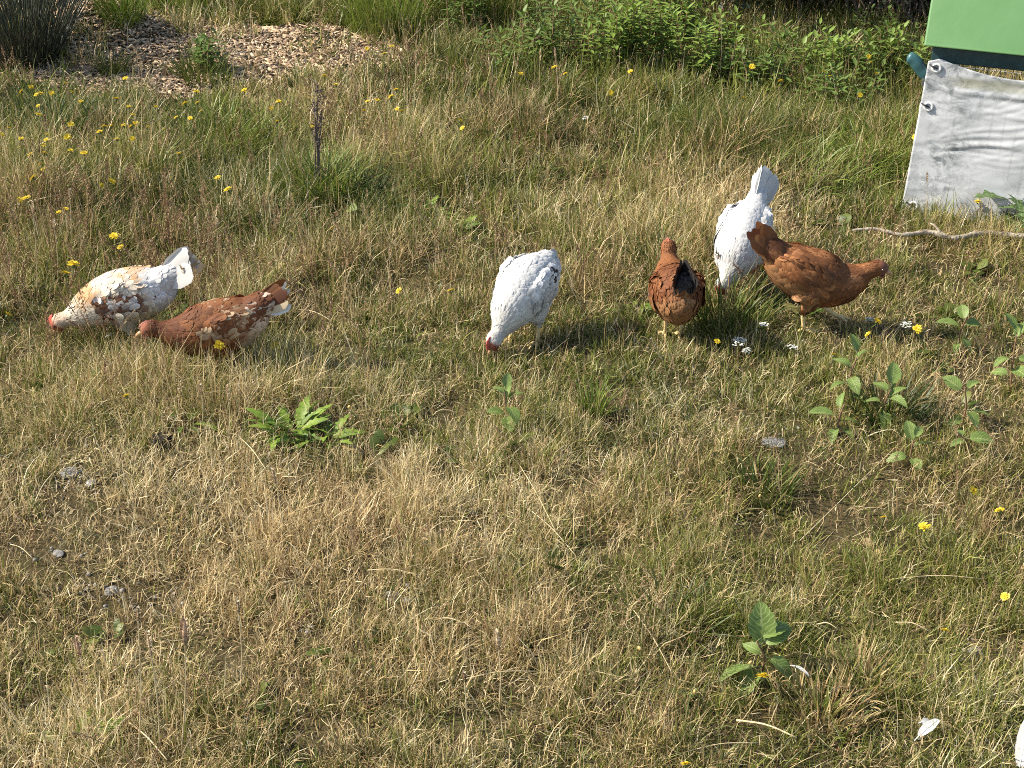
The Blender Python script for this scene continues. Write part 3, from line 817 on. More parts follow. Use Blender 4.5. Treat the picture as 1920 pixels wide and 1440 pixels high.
    colr = np.clip(colr * (1 + (rng.random((n_feath, 1)) - .5) * (.20 + .28 * neck[:, None])), .01, .83)
    lift = rng.uniform(.02, .065, n_feath) + .03 * neck; curl = rng.uniform(.03, .07, n_feath)
    pl = keep & ~isw
    v, q, a = feather_geo(p[pl] + nr[pl] * .0005, f[pl], nr[pl], L_[pl], W_[pl], lift[pl], curl[pl], colr[pl])
    tag(feather_obj('plumage', v, q, a, root), kind='stuff')
    # wings: coverts as one surface of feathers, flight feathers one by one
    for sd in (-1, 1):
        wsel = isw & (np.sign((( p - C[i_]) * S[i_]).sum(1)) == sd)
        v, q, a = feather_geo(p[wsel] + nr[wsel] * .001, f[wsel], nr[wsel], L_[wsel] * 1.3, W_[wsel] * 1.3, lift[wsel] + .02, curl[wsel], colr[wsel] * .74 * (.8 + .4 * rng.random((wsel.sum(), 1))), np.clip(colr[wsel] * 1.45, 0, .83))
        wing = feather_obj('wing', v, q, a, root)
        for k in range(9):
            ss = .46 - .026 * k; i0 = int(np.searchsorted(S01, ss)); i1 = int(np.searchsorted(S01, max(.02, ss - .36)))
            an0 = -.42 + .10 * k
            off = 1.02 + .006 * k
            a0 = C[i0] + S[i0] * (sd * W[i0] * off * math.cos(an0) + sd * .006) + U[i0] * (Hh[i0] * off * math.sin(an0))
            an1 = -.10 + .085 * k
            a1 = C[i1] + S[i1] * (sd * max(W[i1], .03) * 1.0 * math.cos(an1) + sd * .004) + U[i1] * (max(Hh[i1], .03) * 1.05 * math.sin(an1))
            dv = a1 - a0; nv = S[i0] * sd + U[i0] * .25
            cc = color_fn((a0 + a1)[None] / 2, np.array([ss - .15]), np.array([an0 if sd > 0 else math.pi - an0]), rng.random(1), True, wing=True)[0] * rng.uniform(.85, 1.1)
            v, q, a = one_feather(a0, dv, nv, np.linalg.norm(dv), .030, .02, .03, cc * .8, np.clip(cc * 1.3, 0, .83))
            feather_obj('flight_feather', v, q, a, wing)
        # shoulder coverts laid over the roots of the flight feathers
        m_ = 46; sv_ = rng.uniform(.28, .54, m_); av_ = rng.uniform(-.55, .62, m_); pr_, fr_, nr_ = [], [], []
        for s1, a1_ in zip(sv_, av_):
            i0 = int(np.searchsorted(S01, s1)); pr_.append(C[i0] + S[i0] * (sd * W[i0] * 1.03 * math.cos(a1_) + sd * .007 * math.cos(a1_)) + U[i0] * (Hh[i0] * 1.03 * math.sin(a1_)))
            nn_ = S[i0] * sd * math.cos(a1_) / W[i0] + U[i0] * math.sin(a1_) / Hh[i0]; nn_ /= np.linalg.norm(nn_); ff_ = -T[i0] + U[i0] * .12 + rng.normal(0, .10, 3); ff_ -= ff_.dot(nn_) * nn_
            nr_.append(nn_); fr_.append(ff_ / np.linalg.norm(ff_))
        o_ = np.argsort(sv_); pr_, fr_, nr_ = np.array(pr_)[o_], np.array(fr_)[o_], np.array(nr_)[o_]
        cc = color_fn(pr_, sv_[o_], np.where(sd > 0, av_[o_], math.pi - av_[o_]), rng.random(m_), True); cc = cc * rng.uniform(.75, 1.1, (m_, 1))
        v, q, a = feather_geo(pr_, fr_, nr_, rng.uniform(.036, .052, m_), rng.uniform(.022, .030, m_), np.full(m_, .01), np.full(m_, .10), cc * .85, np.clip(cc * 1.35, 0, .83))
        tag(feather_obj('coverts', v, q, a, wing), kind='stuff')
    # tail feathers, a tent of pairs
    cnt = tail[5]
    side0 = np.cross(td, np.array([0, 0, 1.0])); side0 = np.array([0, 1.0, 0]) if np.linalg.norm(side0) < .1 else side0 / np.linalg.norm(side0)
    upv = np.cross(side0, td); upv = upv if upv[2] > 0 or td[2] > .95 else -upv
    for k in range(cnt):
        h = (k // 2) / max(1, (cnt // 2 - 1)); sd = 1 if k % 2 else -1
        dr = td + upv * tail[3] * .7 * (.45 - h * .9) + side0 * sd * (.08 + .24 * h)
        pr = tr + upv * (.018 - .036 * h) + side0 * sd * (.006 + .012 * h)
        dr = dr + rng.normal(0, .018 if tl > .13 else .05, 3)
        cc = np.array(tail[4][k % len(tail[4])]) * rng.uniform(.80, 1.10)
        v, q, a = one_feather(pr, dr, side0 * sd + upv * .5, tl * (rng.uniform(.95, 1.03) if tl > .13 else rng.uniform(.80, 1.10)) * (1 - .12 * h), .052 if tl > .13 else .040, .0, .06, cc)
        obj('tail_feather', np_mesh('tail_feather', v, q, None, M['feather'], True, {'fcol': ('FLOAT_VECTOR', a)}), root)
    # head: beak, comb, wattles, eyes
    hd = np.array(head_dir, float); hd /= np.linalg.norm(hd); hc = C[-1]; hS = S[-1]; hU = np.cross(hS, hd); hU = hU if hU.dot(U[-1]) > 0 else -hU
    pb = np.array([hc - hd * .010, hc + hd * .008, hc + hd * .020 - hU * .003, hc + hd * .028 - hU * .008])
    v, q, t_ = tube(pb, np.array([[.009, .009], [.0075, .0075], [.0045, .005], [.0008, .001]]), 10)
    m_ = MB(); m_.add(v, q, t_); m_.build('beak', M['beak'], root)
    ihead = int(np.searchsorted(S01, .93)); hcen = C[ihead]
    top = hcen + hU * Hh[ihead] * .8
    vs_, qs_ = [], []
    nc = 9
    for j in range(nc):
        t1 = j / (nc - 1); hgt = comb * math.sin(min(.98, max(.03, t1)) * math.pi) ** .6 * (1 + .35 * (j % 2))
        c = top + hd * (.022 - .045 * t1)
        vs_ += [c - hS * .004, c + hU * hgt - hS * .0012, c + hU * hgt + hS * .0012, c + hS * .004]
    for j in range(nc - 1):
        a_ = 4 * j; qs_ += [(a_ + e, a_ + e + 1, a_ + e + 5, a_ + e + 4) for e in range(3)]
    m_ = MB(); m_.add(vs_, qs_, [(0, 1, 2), (0, 2, 3)]); m_.build('comb', M['comb_dull' if dull else 'comb'], root)
    for sd in (-1, 1):
        w0 = hc + hS * sd * .006 - hU * .008 - hd * .004
        v, q, t_ = tube(np.array([w0, w0 - hU * .008, w0 - hU * .016, w0 - hU * .020]), np.array([[.004, .002], [.006, .0025], [.006, .0025], [.002, .001]]), 8)
        m_ = MB(); m_.add(v, q, t_); m_.build('wattle', M['comb_dull' if dull else 'comb'], root)
        e0 = hcen + hS * sd * W[ihead] * .93 + hU * Hh[ihead] * .22 + hd * .006
        v, q, t_ = loft(np.array([e0 - hd * .0042, e0 - hd * .003, e0, e0 + hd * .003, e0 + hd * .0042]), np.array([.0005, .0036, .005, .0036, .0005]), np.array([.0005, .0036, .005, .0036, .0005]), 10)
        m_ = MB(); m_.add(v, q, t_); m_.build('eye', M['eye'], root)
    return root

def pn(p, sc, seed):
    """patchy value over the body, stretched along it"""
    return .6 * vnoise(p[:, 0] * .7 + p[:, 1] * .8, p[:, 2] * 1.25 + p[:, 1] * .35, sc, seed) + .4 * vnoise(p[:, 0] + p[:, 1], p[:, 2] * 1.3, sc * .45, seed + 1)
def blend(c, col, m): return c * (1 - m[:, None]) + np.asarray(col)[None] * m[:, None]
def col_hen_cream(p, s, an, r, feath, wing=False):
    n = len(s); up = np.sin(an); q = pn(p, .05, 101) + (r - .5) * .08 * feath
    c = np.tile(CREAM * .55 + WHITE * .45, (n, 1))
    c = blend(c, np.array([.50, .27, .10]), sstep(.42, .62, q) * sstep(-.1, .25, up) * sstep(.10, .2, s) * .8)
    wg = sstep(.55, .35, up) * sstep(-.75, -.45, up) * sstep(.20, .27, s) * sstep(.60, .52, s)
    c = blend(c, DARKRUST * 1.2, wg * sstep(.28, .46, q) * .9)
    c = blend(c, WHITE, wg * sstep(.66, .74, q))
    c = blend(c, WHITE, sstep(.24, .16, s))
    c = blend(c, np.array([.45, .21, .08]), sstep(.80, .88, s) * (.35 + .5 * (q > .5)))
    if wing: c[:] = WHITE * .95 if r[0] > .55 else DARKRUST * 1.4
    return c
def col_hen_rust_flecked(p, s, an, r, feath, wing=False):
    n = len(s); up = np.sin(an); q = pn(p, .032, 111) + (r - .5) * .16 * feath
    c = np.tile(RUST * .92, (n, 1)); c = blend(c, DARKRUST, sstep(.55, .40, q) * .7)
    c = blend(c, CREAM * .92, sstep(.60, .74, q) * (up > -.25) * (s < .55) * .6)
    c = blend(c, np.array([.58, .48, .38]), sstep(.20, .12, s) * sstep(.42, .55, q))
    c = blend(c, np.array([.48, .37, .27]), sstep(-.1, -.4, up) * sstep(.34, .24, s) * .85)
    c = blend(c, DARKRUST * 1.1, sstep(.62, .74, s) * .8)
    if wing: c[:] = CREAM * .7 if r[0] > .8 else RUST * .62
    return c
def col_hen_white_black(p, s, an, r, feath, wing=False):
    n = len(s); c = np.tile(WHITE, (n, 1)).astype(float); q = pn(p, .022, 121) + (r - .5) * .2 * feath
    left = sstep(.012, .03, p[:, 1]) * np.exp(-((s - .24) / .10) ** 2 - ((np.sin(an) - .22) / .34) ** 2)
    c = blend(c, BLACK * 1.5, sstep(.30, .55, left) * sstep(.44, .52, q))
    c = blend(c, GREY, sstep(.68, .74, s) * sstep(.90, .86, s) * sstep(.62, .7, q) * .7)
    c = blend(c, CREAM, sstep(.60, .9, s) * .25)
    if wing and p[0, 1] > 0: c[:] = WHITE * .95
    return c
def col_hen_away(p, s, an, r, feath, wing=False):
    n = len(s); up = np.sin(an); q = pn(p, .03, 131) + (r - .5) * .25 * feath
    c = np.tile(RUST * .88, (n, 1)); c = blend(c, DARKRUST * 1.1, sstep(.55, .38, q) * .6)
    c = blend(c, TAN * .9, sstep(-.05, -.4, up) * .75); c = blend(c, TAN, sstep(.62, .75, q) * .5)
    c = blend(c, RUST * 1.05, sstep(.6, .7, s)); c = blend(c, BLACK * 1.5, sstep(.03, .01, s) * (up > .2))
    if wing: c[:] = GREY if r[0] > .75 else RUST * .6
    return c
def col_hen_white(p, s, an, r, feath, wing=False):
    n = len(s); c = np.tile(WHITE, (n, 1)).astype(float)
    pk = sstep(.125, .105, p[:, 2]) * (s > .1) * (s < .62) * (p[:, 1] > .015) * (np.abs(p[:, 0]) < .06)
    return blend(c, np.array([.60, .27, .22]), pk * .8 * (.5 + .5 * r if feath else 1))
def col_hen_rust(p, s, an, r, feath, wing=False):
    n = len(s); up = np.sin(an); q = pn(p, .03, 141) + (r - .5) * .25 * feath
    c = np.tile(RUST, (n, 1)); c = blend(c, RUST * .66, sstep(.52, .36, q) * .8); c = blend(c, np.array([.46, .20, .075]), sstep(.58, .72, q) * .7)
    c = blend(c, TAN * .95, sstep(-.15, -.5, up) * sstep(.55, .45, s) * .8)
    c = blend(c, DARKRUST * .5, sstep(.10, .04, s) * .6)
    c = blend(c, RUST * .8, sstep(.84, .9, s))
    if wing: c[:] = RUST * .72 if r[0] > .2 else TAN * .8
    return c

# leftmost hen: cream and brown, pecking, tail up to the right
make_hen('cream and white hen with brown wing feathers, leftmost, pecking with its tail raised', (246, 648), (-1, .10),
         [(-.165, 0, .232, .012, .02), (-.135, 0, .218, .045, .054), (-.08, 0, .198, .066, .080), (-.01, 0, .178, .074, .090), (.06, 0, .155, .070, .082), (.115, 0, .130, .056, .064),
          (.16, 0, .106, .038, .044), (.20, 0, .088, .027, .030), (.230, .0, .074, .0215, .024), (.243, 0, .056, .016, .017), (.247, 0, .045, .008, .009)],
         col_hen_cream, [(.03, -.04, 0), (-.03, .04, 0)], ((-.135, 0, .240), (-.78, 0, .58), .135, .5, [WHITE, WHITE, CREAM * .9 + .05, WHITE], 12), (.25, 0, -1), scale=.93)
# brown hen beside it, head low and forward
make_hen('rusty brown hen with pale flecks at left, walking left with lowered head', (424, 696), (-1, -.12),
         [(-.150, 0, .212, .012, .02), (-.115, 0, .198, .046, .054), (-.06, 0, .176, .064, .078), (.0, 0, .160, .072, .088), (.065, 0, .146, .068, .084), (.115, 0, .140, .055, .068),
          (.155, 0, .146, .040, .048), (.190, 0, .158, .029, .032), (.217, 0, .162, .0225, .026), (.238, 0, .155, .017, .018), (.247, 0, .150, .008, .009)],
         col_hen_rust_flecked, [(.02, -.04, 0), (-.02, .04, 0)], ((-.125, 0, .222), (-.86, 0, .46), .105, .55, [RUST * .8, RUST * .6, CREAM, RUST, WHITE, DARKRUST, WHITE], 12), (1, 0, -.45), scale=.91, comb=.007, face_col=(.27, .095, .055), dull=True)
# white hen in the middle, pecking towards the lower left
make_hen('white hen with black spotted wing pecking the ground in the middle of the flock', (986, 642), (-.62, -.78),
         [(-.118, 0, .250, .014, .022), (-.100, 0, .238, .050, .054), (-.06, 0, .218, .072, .080), (-.010, 0, .196, .080, .094), (.045, 0, .166, .077, .088), (.088, 0, .134, .060, .066),
          (.118, 0, .106, .038, .042), (.142, 0, .086, .027, .030), (.162, 0, .070, .0225, .025), (.175, 0, .050, .017, .017), (.180, 0, .040, .008, .009)],
         col_hen_white_black, [(.03, -.042, 0), (-.005, .042, 0)], ((-.105, 0, .240), (-.95, 0, .15), .050, .4, [WHITE], 10), (.4, 0, -1), scale=.93)
# brown hen seen from behind
make_hen('brown hen walking away with its black tail towards the viewer', (1262, 634), (-.08, 1),
         [(-.120, 0, .200, .020, .028), (-.098, 0, .188, .054, .064), (-.055, 0, .174, .074, .088), (.0, 0, .164, .079, .094), (.055, 0, .168, .070, .084), (.098, 0, .184, .052, .064),
          (.128, 0, .206, .037, .044), (.145, 0, .230, .028, .032), (.157, 0, .250, .0235, .025), (.180, 0, .252, .017, .018), (.190, 0, .250, .008, .009)],
         col_hen_away, [(.0, -.020, 0), (.01, .024, 0)], ((-.088, 0, .228), (-.42, 0, .90), .082, .5, [BLACK, BLACK * 1.6, BLACK * 1.2, DARKRUST * .6], 12), (1, 0, -.15), scale=.93, comb=.006, face_col=(.24, .085, .05), dull=True)
# white hen at the back, nose down, tail high
make_hen('plain white hen bent right down with its tail high, behind the brown hens', (1386, 545), (-.46, -.89),
         [(-.118, 0, .285, .014, .022), (-.104, 0, .268, .050, .054), (-.068, 0, .238, .070, .080), (-.015, 0, .204, .082, .096), (.042, 0, .170, .082, .090), (.086, 0, .138, .064, .068),
          (.114, 0, .112, .041, .044), (.134, -.006, .092, .029, .031), (.150, -.010, .076, .0235, .026), (.161, -.013, .058, .017, .018), (.165, -.015, .048, .008, .009)],
         col_hen_white, [(.0, -.04, 0), (-.01, .036, 0)], ((-.102, 0, .275), (-.58, 0, .80), .138, .30, [WHITE], 14), (.3, 0, -1), scale=.93)
# brown hen on the right, striding to the right
make_hen('glossy rust brown hen striding right beside the white hen', (1506, 616), (1, .02),
         [(-.135, 0, .272, .012, .02), (-.108, 0, .252, .046, .054), (-.058, 0, .220, .064, .080), (.005, 0, .188, .073, .092), (.065, 0, .168, .071, .088), (.115, 0, .166, .058, .070),
          (.155, 0, .182, .042, .048), (.192, 0, .204, .029, .032), (.220, 0, .212, .0225, .026), (.241, 0, .206, .017, .018), (.250, 0, .201, .008, .009)],
         col_hen_rust, [(-.004, -.03, 0), (.120, .05, .25)], ((-.115, 0, .272), (-.66, 0, .74), .105, .5, [RUST, RUST * .8, np.array([.40, .16, .05]), DARKRUST], 12), (1, 0, -.5), scale=.93, comb=.004, face_col=(.20, .085, .055), dull=True)

# ------------------------------------------------------------------ chicken coop with a tarpaulin hung on its run
M['coop_green'] = solid('coop_green_plastic', (.098, .215, .074), (.112, .235, .088), 9, .38, .05, 40, spec=.45)
M['coop_dark'] = solid('coop_dark_plastic', (.012, .035, .040), (.022, .055, .06), 30, .45)
M['teal'] = solid('teal_plastic', (.035, .10, .11), (.05, .135, .145), 30, .3, spec=.5)
M['wire'] = solid('galvanised_wire', (.10, .11, .11), (.22, .23, .23), 200, .45, metallic=.6)
M['white_plastic'] = solid('white_eyelet', (.62, .62, .60), (.72, .72, .70), 50, .4)
M['black_rubber'] = solid('black_bungee', (.012, .012, .012), (.03, .03, .03), 80, .6)
coop = empty('chicken_coop', (COOP_X0, COOP_Y0, Hs(COOP_X0, COOP_Y0)), COOP_YAW)
tag(coop, 'green plastic chicken coop on a wire run behind the white tarpaulin', 'coop')
CW, CD = 1.1, .80
def cpart(name, shapes, mat, parent=coop, bevel=0.0, smooth=False):
    mb = MB()
    for v, q in shapes: mb.add(v, q)
    o = mb.build(name, mat, parent, smooth=smooth)
    if bevel:
        m_ = o.modifiers.new('bevel', 'BEVEL'); m_.width = bevel; m_.segments = 3; m_.limit_method = 'ANGLE'
        o.data.polygons.foreach_set('use_smooth', np.ones(len(o.data.polygons), bool))
    return o
# shell: front face leaning back a little, rolled lower lip, sloping top
def prism(profile, x0, x1):
    n = len(profile); V = [(x0, y_, z_) for y_, z_ in profile] + [(x1, y_, z_) for y_, z_ in profile]
    Q = [(k, (k + 1) % n, n + (k + 1) % n, n + k) for k in range(n)]
    return V, Q, n
def prism_obj(name, profile, x0, x1, mat, bevel, parent=coop):
    V, Q, n = prism(profile, x0, x1); me = bpy.data.meshes.new(name)
    me.from_pydata(V, [], [tuple(reversed(q)) for q in Q] + [tuple(range(n)), tuple(reversed(range(n, 2 * n)))]); me.materials.append(mat); me.update()
    o = obj(name, me, parent)
    if bevel:
        b_ = o.modifiers.new('bevel', 'BEVEL'); b_.width = bevel; b_.segments = 4; b_.limit_method = 'ANGLE'
        for p_ in me.polygons: p_.use_smooth = True
    return o
prism_obj('roof_shell', [(-.045, .622), (-.038, .634), (.015, .86), (.10, .98), (.40, 1.06), (.70, .98), (.79, .86), (.84, .634), (.845, .622), (.80, .618), (0.0, .618)], -.022, CW + .03, M['coop_green'], .010)
prism_obj('base_band', [(-.006, .560), (-.006, .615), (CD + .006, .615), (CD + .006, .560)], .004, CW, M['coop_dark'], .006)
for i_ in range(2):
    for j_ in range(2):
        cpart('post', [box(*( (.004, .022) if not i_ else (CW - .022, CW - .004)), *((.004, .022) if not j_ else (CD - .022, CD - .004)), -.05, .558)], M['wire'], coop, .003)
def wire_panel(p0, du, nu, su, sv, hgt):
    mb = MB(); p0 = np.array(p0, float); du = np.array(du, float)
    L_ = nu * su; k = 0
    for i in range(nu + 1):
        a = p0 + du * su * i
        v, q, t_ = tube(np.array([a, a + np.array([0, 0, hgt])]), .0016, 6); mb.add(v, q, t_)
    nv = int(hgt / sv)
    for j in range(nv + 1):
        a = p0 + np.array([0, 0, sv * j]) + np.cross(du, [0, 0, 1]) * .003
        v, q, t_ = tube(np.array([a, a + du * L_]), .0016, 6); mb.add(v, q, t_)
    o = mb.build('wire_panel', M['wire'], coop); tag(o, kind='stuff')
wire_panel((.03, .012, .02), (1, 0, 0), 25, .042, .045, .54)
wire_panel((.012, .03, .02), (0, 1, 0), 18, .042, .045, .54)
wire_panel((CW - .012, .03, .02), (0, 1, 0), 18, .042, .045, .54)
wire_panel((.03, CD - .012, .02), (1, 0, 0), 25, .042, .045, .54)
# handle: a bent teal grip standing out to the left of the run top
hp = smooth_path([(.004, .03, .490), (-.022, .03, .512), (-.052, .03, .545), (-.070, .03, .556), (-.082, .03, .560)], 14)
mb = MB(); v, q, t_ = tube(hp, np.array([[.012, .020]] * 2 + [[.014, .022]] * 3 + [[.018, .023]] * 3 + [[.019, .022]] * 3 + [[.018, .020], [.013, .014], [.003, .003]]), 14); mb.add(v, q, t_)
hnd = mb.build('handle', M['teal'], coop)
cpart('bracket', [box(-.020, .003, .018, .042, .462, .510)], M['wire'], hnd, .003)
cpart('latch', [box(-.012, .002, -.012, .004, .385, .412)], M['white_plastic'], coop, .002)

# tarpaulin: a hung sheet with sag, pulled folds and creases
m, t, N, L = nodes_of('tarpaulin')
b = N.new('ShaderNodeBsdfPrincipled'); o = N.new('ShaderNodeOutputMaterial'); b.inputs['Roughness'].default_value = .42; b.inputs['Specular IOR Level'].default_value = .45
tc = N.new('ShaderNodeTexCoord'); mp = N.new('ShaderNodeMapping'); mp.inputs['Scale'].default_value = (1, 1, 1.6); L.new(tc.outputs['Object'], mp.inputs['Vector'])
n1 = N.new('ShaderNodeTexNoise'); n1.inputs['Scale'].default_value = 16; n1.inputs['Detail'].default_value = 8; n1.inputs['Roughness'].default_value = .7
n1.inputs['Distortion'].default_value = .6; L.new(mp.outputs[0], n1.inputs['Vector'])
n2 = N.new('ShaderNodeTexNoise'); n2.inputs['Scale'].default_value = 4.5; n2.inputs['Detail'].default_value = 3; L.new(tc.outputs['Object'], n2.inputs['Vector'])
at = N.new('ShaderNodeAttribute'); at.attribute_name = 'bl'; sx = N.new('ShaderNodeSeparateXYZ'); L.new(at.outputs['Vector'], sx.inputs[0])
k = math_node(N, L, 'MULTIPLY', math_node(N, L, 'MULTIPLY', math_node(N, L, 'SUBTRACT', n1.outputs['Fac'], .45), 6.0, clamp=True), math_node(N, L, 'MULTIPLY', math_node(N, L, 'SUBTRACT', n2.outputs['Fac'], .36), 4.0, clamp=True))
k = math_node(N, L, 'MULTIPLY', k, sx.outputs[0])
mxa = N.new('ShaderNodeMix'); mxa.data_type = 'RGBA'; mxa.inputs[6].default_value = (.60, .615, .63, 1); mxa.inputs[7].default_value = (.16, .18, .19, 1); L.new(k, mxa.inputs[0])
mxb = N.new('ShaderNodeMix'); mxb.data_type = 'RGBA'; mxb.inputs[7].default_value = (.30, .30, .19, 1); L.new(mxa.outputs[2], mxb.inputs[6])
L.new(math_node(N, L, 'MULTIPLY', sx.outputs[1], math_node(N, L, 'MULTIPLY', n2.outputs['Fac'], 1.1)), mxb.inputs[0])
mxc_ = N.new('ShaderNodeMix'); mxc_.data_type = 'RGBA'; mxc_.inputs[7].default_value = (.22, .23, .24, 1); L.new(mxb.outputs[2], mxc_.inputs[6]); L.new(math_node(N, L, 'MULTIPLY', sx.outputs[2], n1.outputs['Fac']), mxc_.inputs[0])
L.new(mxc_.outputs[2], b.inputs['Base Color'])
tr_ = N.new('ShaderNodeBsdfTranslucent'); tr_.inputs['Color'].default_value = (.6, .62, .62, 1)
ms = N.new('ShaderNodeMixShader'); ms.inputs[0].default_value = .12; L.new(b.outputs[0], ms.inputs[1]); L.new(tr_.outputs[0], ms.inputs[2]); L.new(ms.outputs[0], o.inputs['Surface'])
M['tarp'] = m
nxt, nzt = 150, 90
tx = np.linspace(-.012, 1.06, nxt); tz = np.linspace(.0, 1.0, nzt)
TX, TZ = np.meshgrid(tx, tz)
eye_x = np.array([.028, .55, 1.03])
sag = .046 * np.abs(np.sin((TX - .028) / .52 * math.pi)) ** .9
ztop = .578 - sag; ZZ = .004 + TZ * (ztop - .004)
XX = TX + .010 * TZ - .016 * (1 - TZ) * (TX < .2) * (1 - TX / .2)
D = np.zeros_like(TX)
def fold(x0, z0, x1, z1, amp, w, taper=True):
    global D
    dx, dz = x1 - x0, z1 - z0; L2 = math.hypot(dx, dz); ux, uz = dx / L2, dz / L2
    s_ = ((XX - x0) * ux + (ZZ - z0) * uz) / L2; d_ = -(XX - x0) * uz + (ZZ - z0) * ux + .004 * np.sin(s_ * 9 + x0 * 20)
    env = sstep(-.05, .12, s_) * sstep(1.08, .85, s_)
    D += .20 * amp * env * (np.exp(-(d_ / (w * .75)) ** 2) - .35 * np.exp(-((d_ + w * 1.3) / w) ** 2))
fold(.02, .475, 1.0, .455, .013, .010); fold(.04, .505, .95, .500, -.006, .016); fold(.02, .455, .6, .430, -.005, .012)
fold(.05, .30, .40, .385, .010, .008); fold(.03, .285, .38, .345, .012, .009); fold(.08, .262, .5, .33, .011, .009); fold(.16, .285, .6, .30, .012, .010); fold(.05, .25, .36, .262, -.009, .007)
fold(.3, .30, .62, .42, .011, .012); fold(.35, .27, .8, .36, .012, .012); fold(.5, .22, 1.0, .28, .010, .012); fold(.02, .16, .09, .10, .008, .008); fold(.05, .20, .13, .12, -.007, .006)
fold(.6, .15, 1.0, .10, .009, .014); fold(.25, .10, .5, .13, .005, .01); fold(.10, .06, .3, .05, .005, .010); fold(.3, .395, .9, .41, .008, .008); fold(.2, .22, .45, .235, .006, .008)
rf = np.random.default_rng(3)
for _ in range(46):
    fx_, fz_ = rf.uniform(0, .95), rf.uniform(.04, .46); fa_ = rf.normal(.22, .3); fl_ = rf.uniform(.05, .28)
    fold(fx_, fz_, fx_ + fl_ * math.cos(fa_), fz_ + fl_ * math.sin(fa_), rf.uniform(.002, .0055) * rf.choice([1, 1, -1]), rf.uniform(.004, .008))
for sx_, sz_ in ((.028, .548), (.012, .405), (.014, .025)):
    for a_ in (-.9, -.45, 0, .4): fold(sx_, sz_, sx_ + .09 * math.cos(a_), sz_ + .09 * math.sin(a_), .006, .006)
D += (vnoise(XX, ZZ, .12, 81) - .5) * .008 + (vnoise(XX + ZZ * .3, ZZ * 2, .05, 82) - .5) * .003
YY = -.016 - D
gxl = np.minimum(np.abs(((XX - .03) / .042 + .5) % 1 - .5) * .042, 1); gzl = np.abs(((ZZ - .02) / .045 + .5) % 1 - .5) * .045
imprint = np.maximum(sstep(.0030, .0008, gxl), sstep(.0030, .0008, gzl)) * np.clip((vnoise(XX, ZZ, .12, 83) - .35) * 1.8 + .5 * (ZZ > .45), 0, 1) * .5
dirt = np.clip(.42 + .9 * sstep(.26, .02, XX) + .5 * sstep(.42, .50, ZZ) + .4 * sstep(.10, .0, ZZ), 0, 1.2)
green = sstep(.478, .490, ZZ) * sstep(.530, .512, ZZ) * sstep(.03, .16, XX)
A_ = np.stack([dirt, green, imprint], -1).reshape(-1, 3)
V_ = np.stack([XX, YY, ZZ], -1).reshape(-1, 3)
ii = (np.arange(nzt - 1)[:, None] * nxt + np.arange(nxt - 1)[None, :]).ravel(); Q_ = np.stack([ii, ii + 1, ii + nxt + 1, ii + nxt], 1)
tarp = empty('tarpaulin', (COOP_X0, COOP_Y0, Hs(COOP_X0, COOP_Y0)), COOP_YAW)
tag(tarp, 'dirty white crumpled tarpaulin tied by eyelets to the front of the coop run', 'tarpaulin')
o = obj('sheet', np_mesh('sheet', V_, Q_, None, M['tarp'], True, {'bl': ('FLOAT_VECTOR', A_)}), tarp)
sm = o.modifiers.new('thickness', 'SOLIDIFY'); sm.thickness = .0015; sm.offset = 1
def ring(c, r0, r1, axis_y=True, n=20, k=8):
    V, Q = [], []
    for i in range(n):
        a = i / n * 6.2832
        for j in range(k):
            b_ = j / k * 6.2832; rr = r0 + r1 * math.cos(b_)
            V.append((c[0] + rr * math.cos(a), c[1] + r1 * math.sin(b_) * .7, c[2] + rr * math.sin(a)))
    for i in range(n):
        for j in range(k):
            Q.append((i * k + j, ((i + 1) % n) * k + j, ((i + 1) % n) * k + (j + 1) % k, i * k + (j + 1) % k))
    return V, Q
for ex, ez in ((.030, .545), (.020, .405), (.014, .032), (.55, .545)):
    kk = ((XX - ex) ** 2 + (ZZ - ez) ** 2).argmin(); ey_ = float(YY.ravel()[kk]) - .004
    mb = MB(); v, q = ring((ex, ey_, ez), .0135, .0045); mb.add(v, q); e_ = mb.build('eyelet', M['white_plastic'], tarp)
    mb = MB(); v, q, t_ = tube(smooth_path([(ex + .003, ey_ - .001, ez - .002), (ex - .006, ey_ - .008, ez + .004), (ex - .020, ey_ - .004, ez + .008), (ex - .034, .004, ez + .008)], 10), .0028, 8); mb.add(v, q, t_)
    mb.build('bungee_hook', M['black_rubber'], e_)

# ------------------------------------------------------------------ rushes, tussocks
def tussock(name, px, py, label, n, ln, spread, wid, mat, lean=.35, bend=.8, K=6, cat='tussock', group='green grass tussocks', drift=None, keep=0.0, flat_top=0.0):
    g = G(px, py); a = rng.random(n) * 6.283; rr = spread * np.sqrt(rng.random(n))
    bx, by = g.x + rr * np.cos(a), g.y + rr * np.sin(a)
    root = np.stack([bx - g.x, by - g.y, H(bx, by) - g.z - .004], 1)
    az = a + rng.normal(0, .5, n)
    if drift is not None: az = np.where(rng.random(n) < .72, drift + rng.normal(0, .4, n), az)
    l_ = ln * rng.uniform(.55, 1.15, n)
    v, q, t_, A_ = blades(root, az, np.abs(rng.normal(lean, .2, n)) * (.5 + .7 * rr / spread), np.abs(rng.normal(bend, .35, n)), l_, rng.uniform(*wid, n), K, twist=rng.normal(0, .3, n), wob=rng.normal(0, .1, n), keep=keep)
    o = obj(name, np_mesh(name, v, q, t_, mat, True, {'bl': ('FLOAT_VECTOR', A_)})); o.location = g
    return tag(o, label, cat, group)
TU = 'grass_tussock'
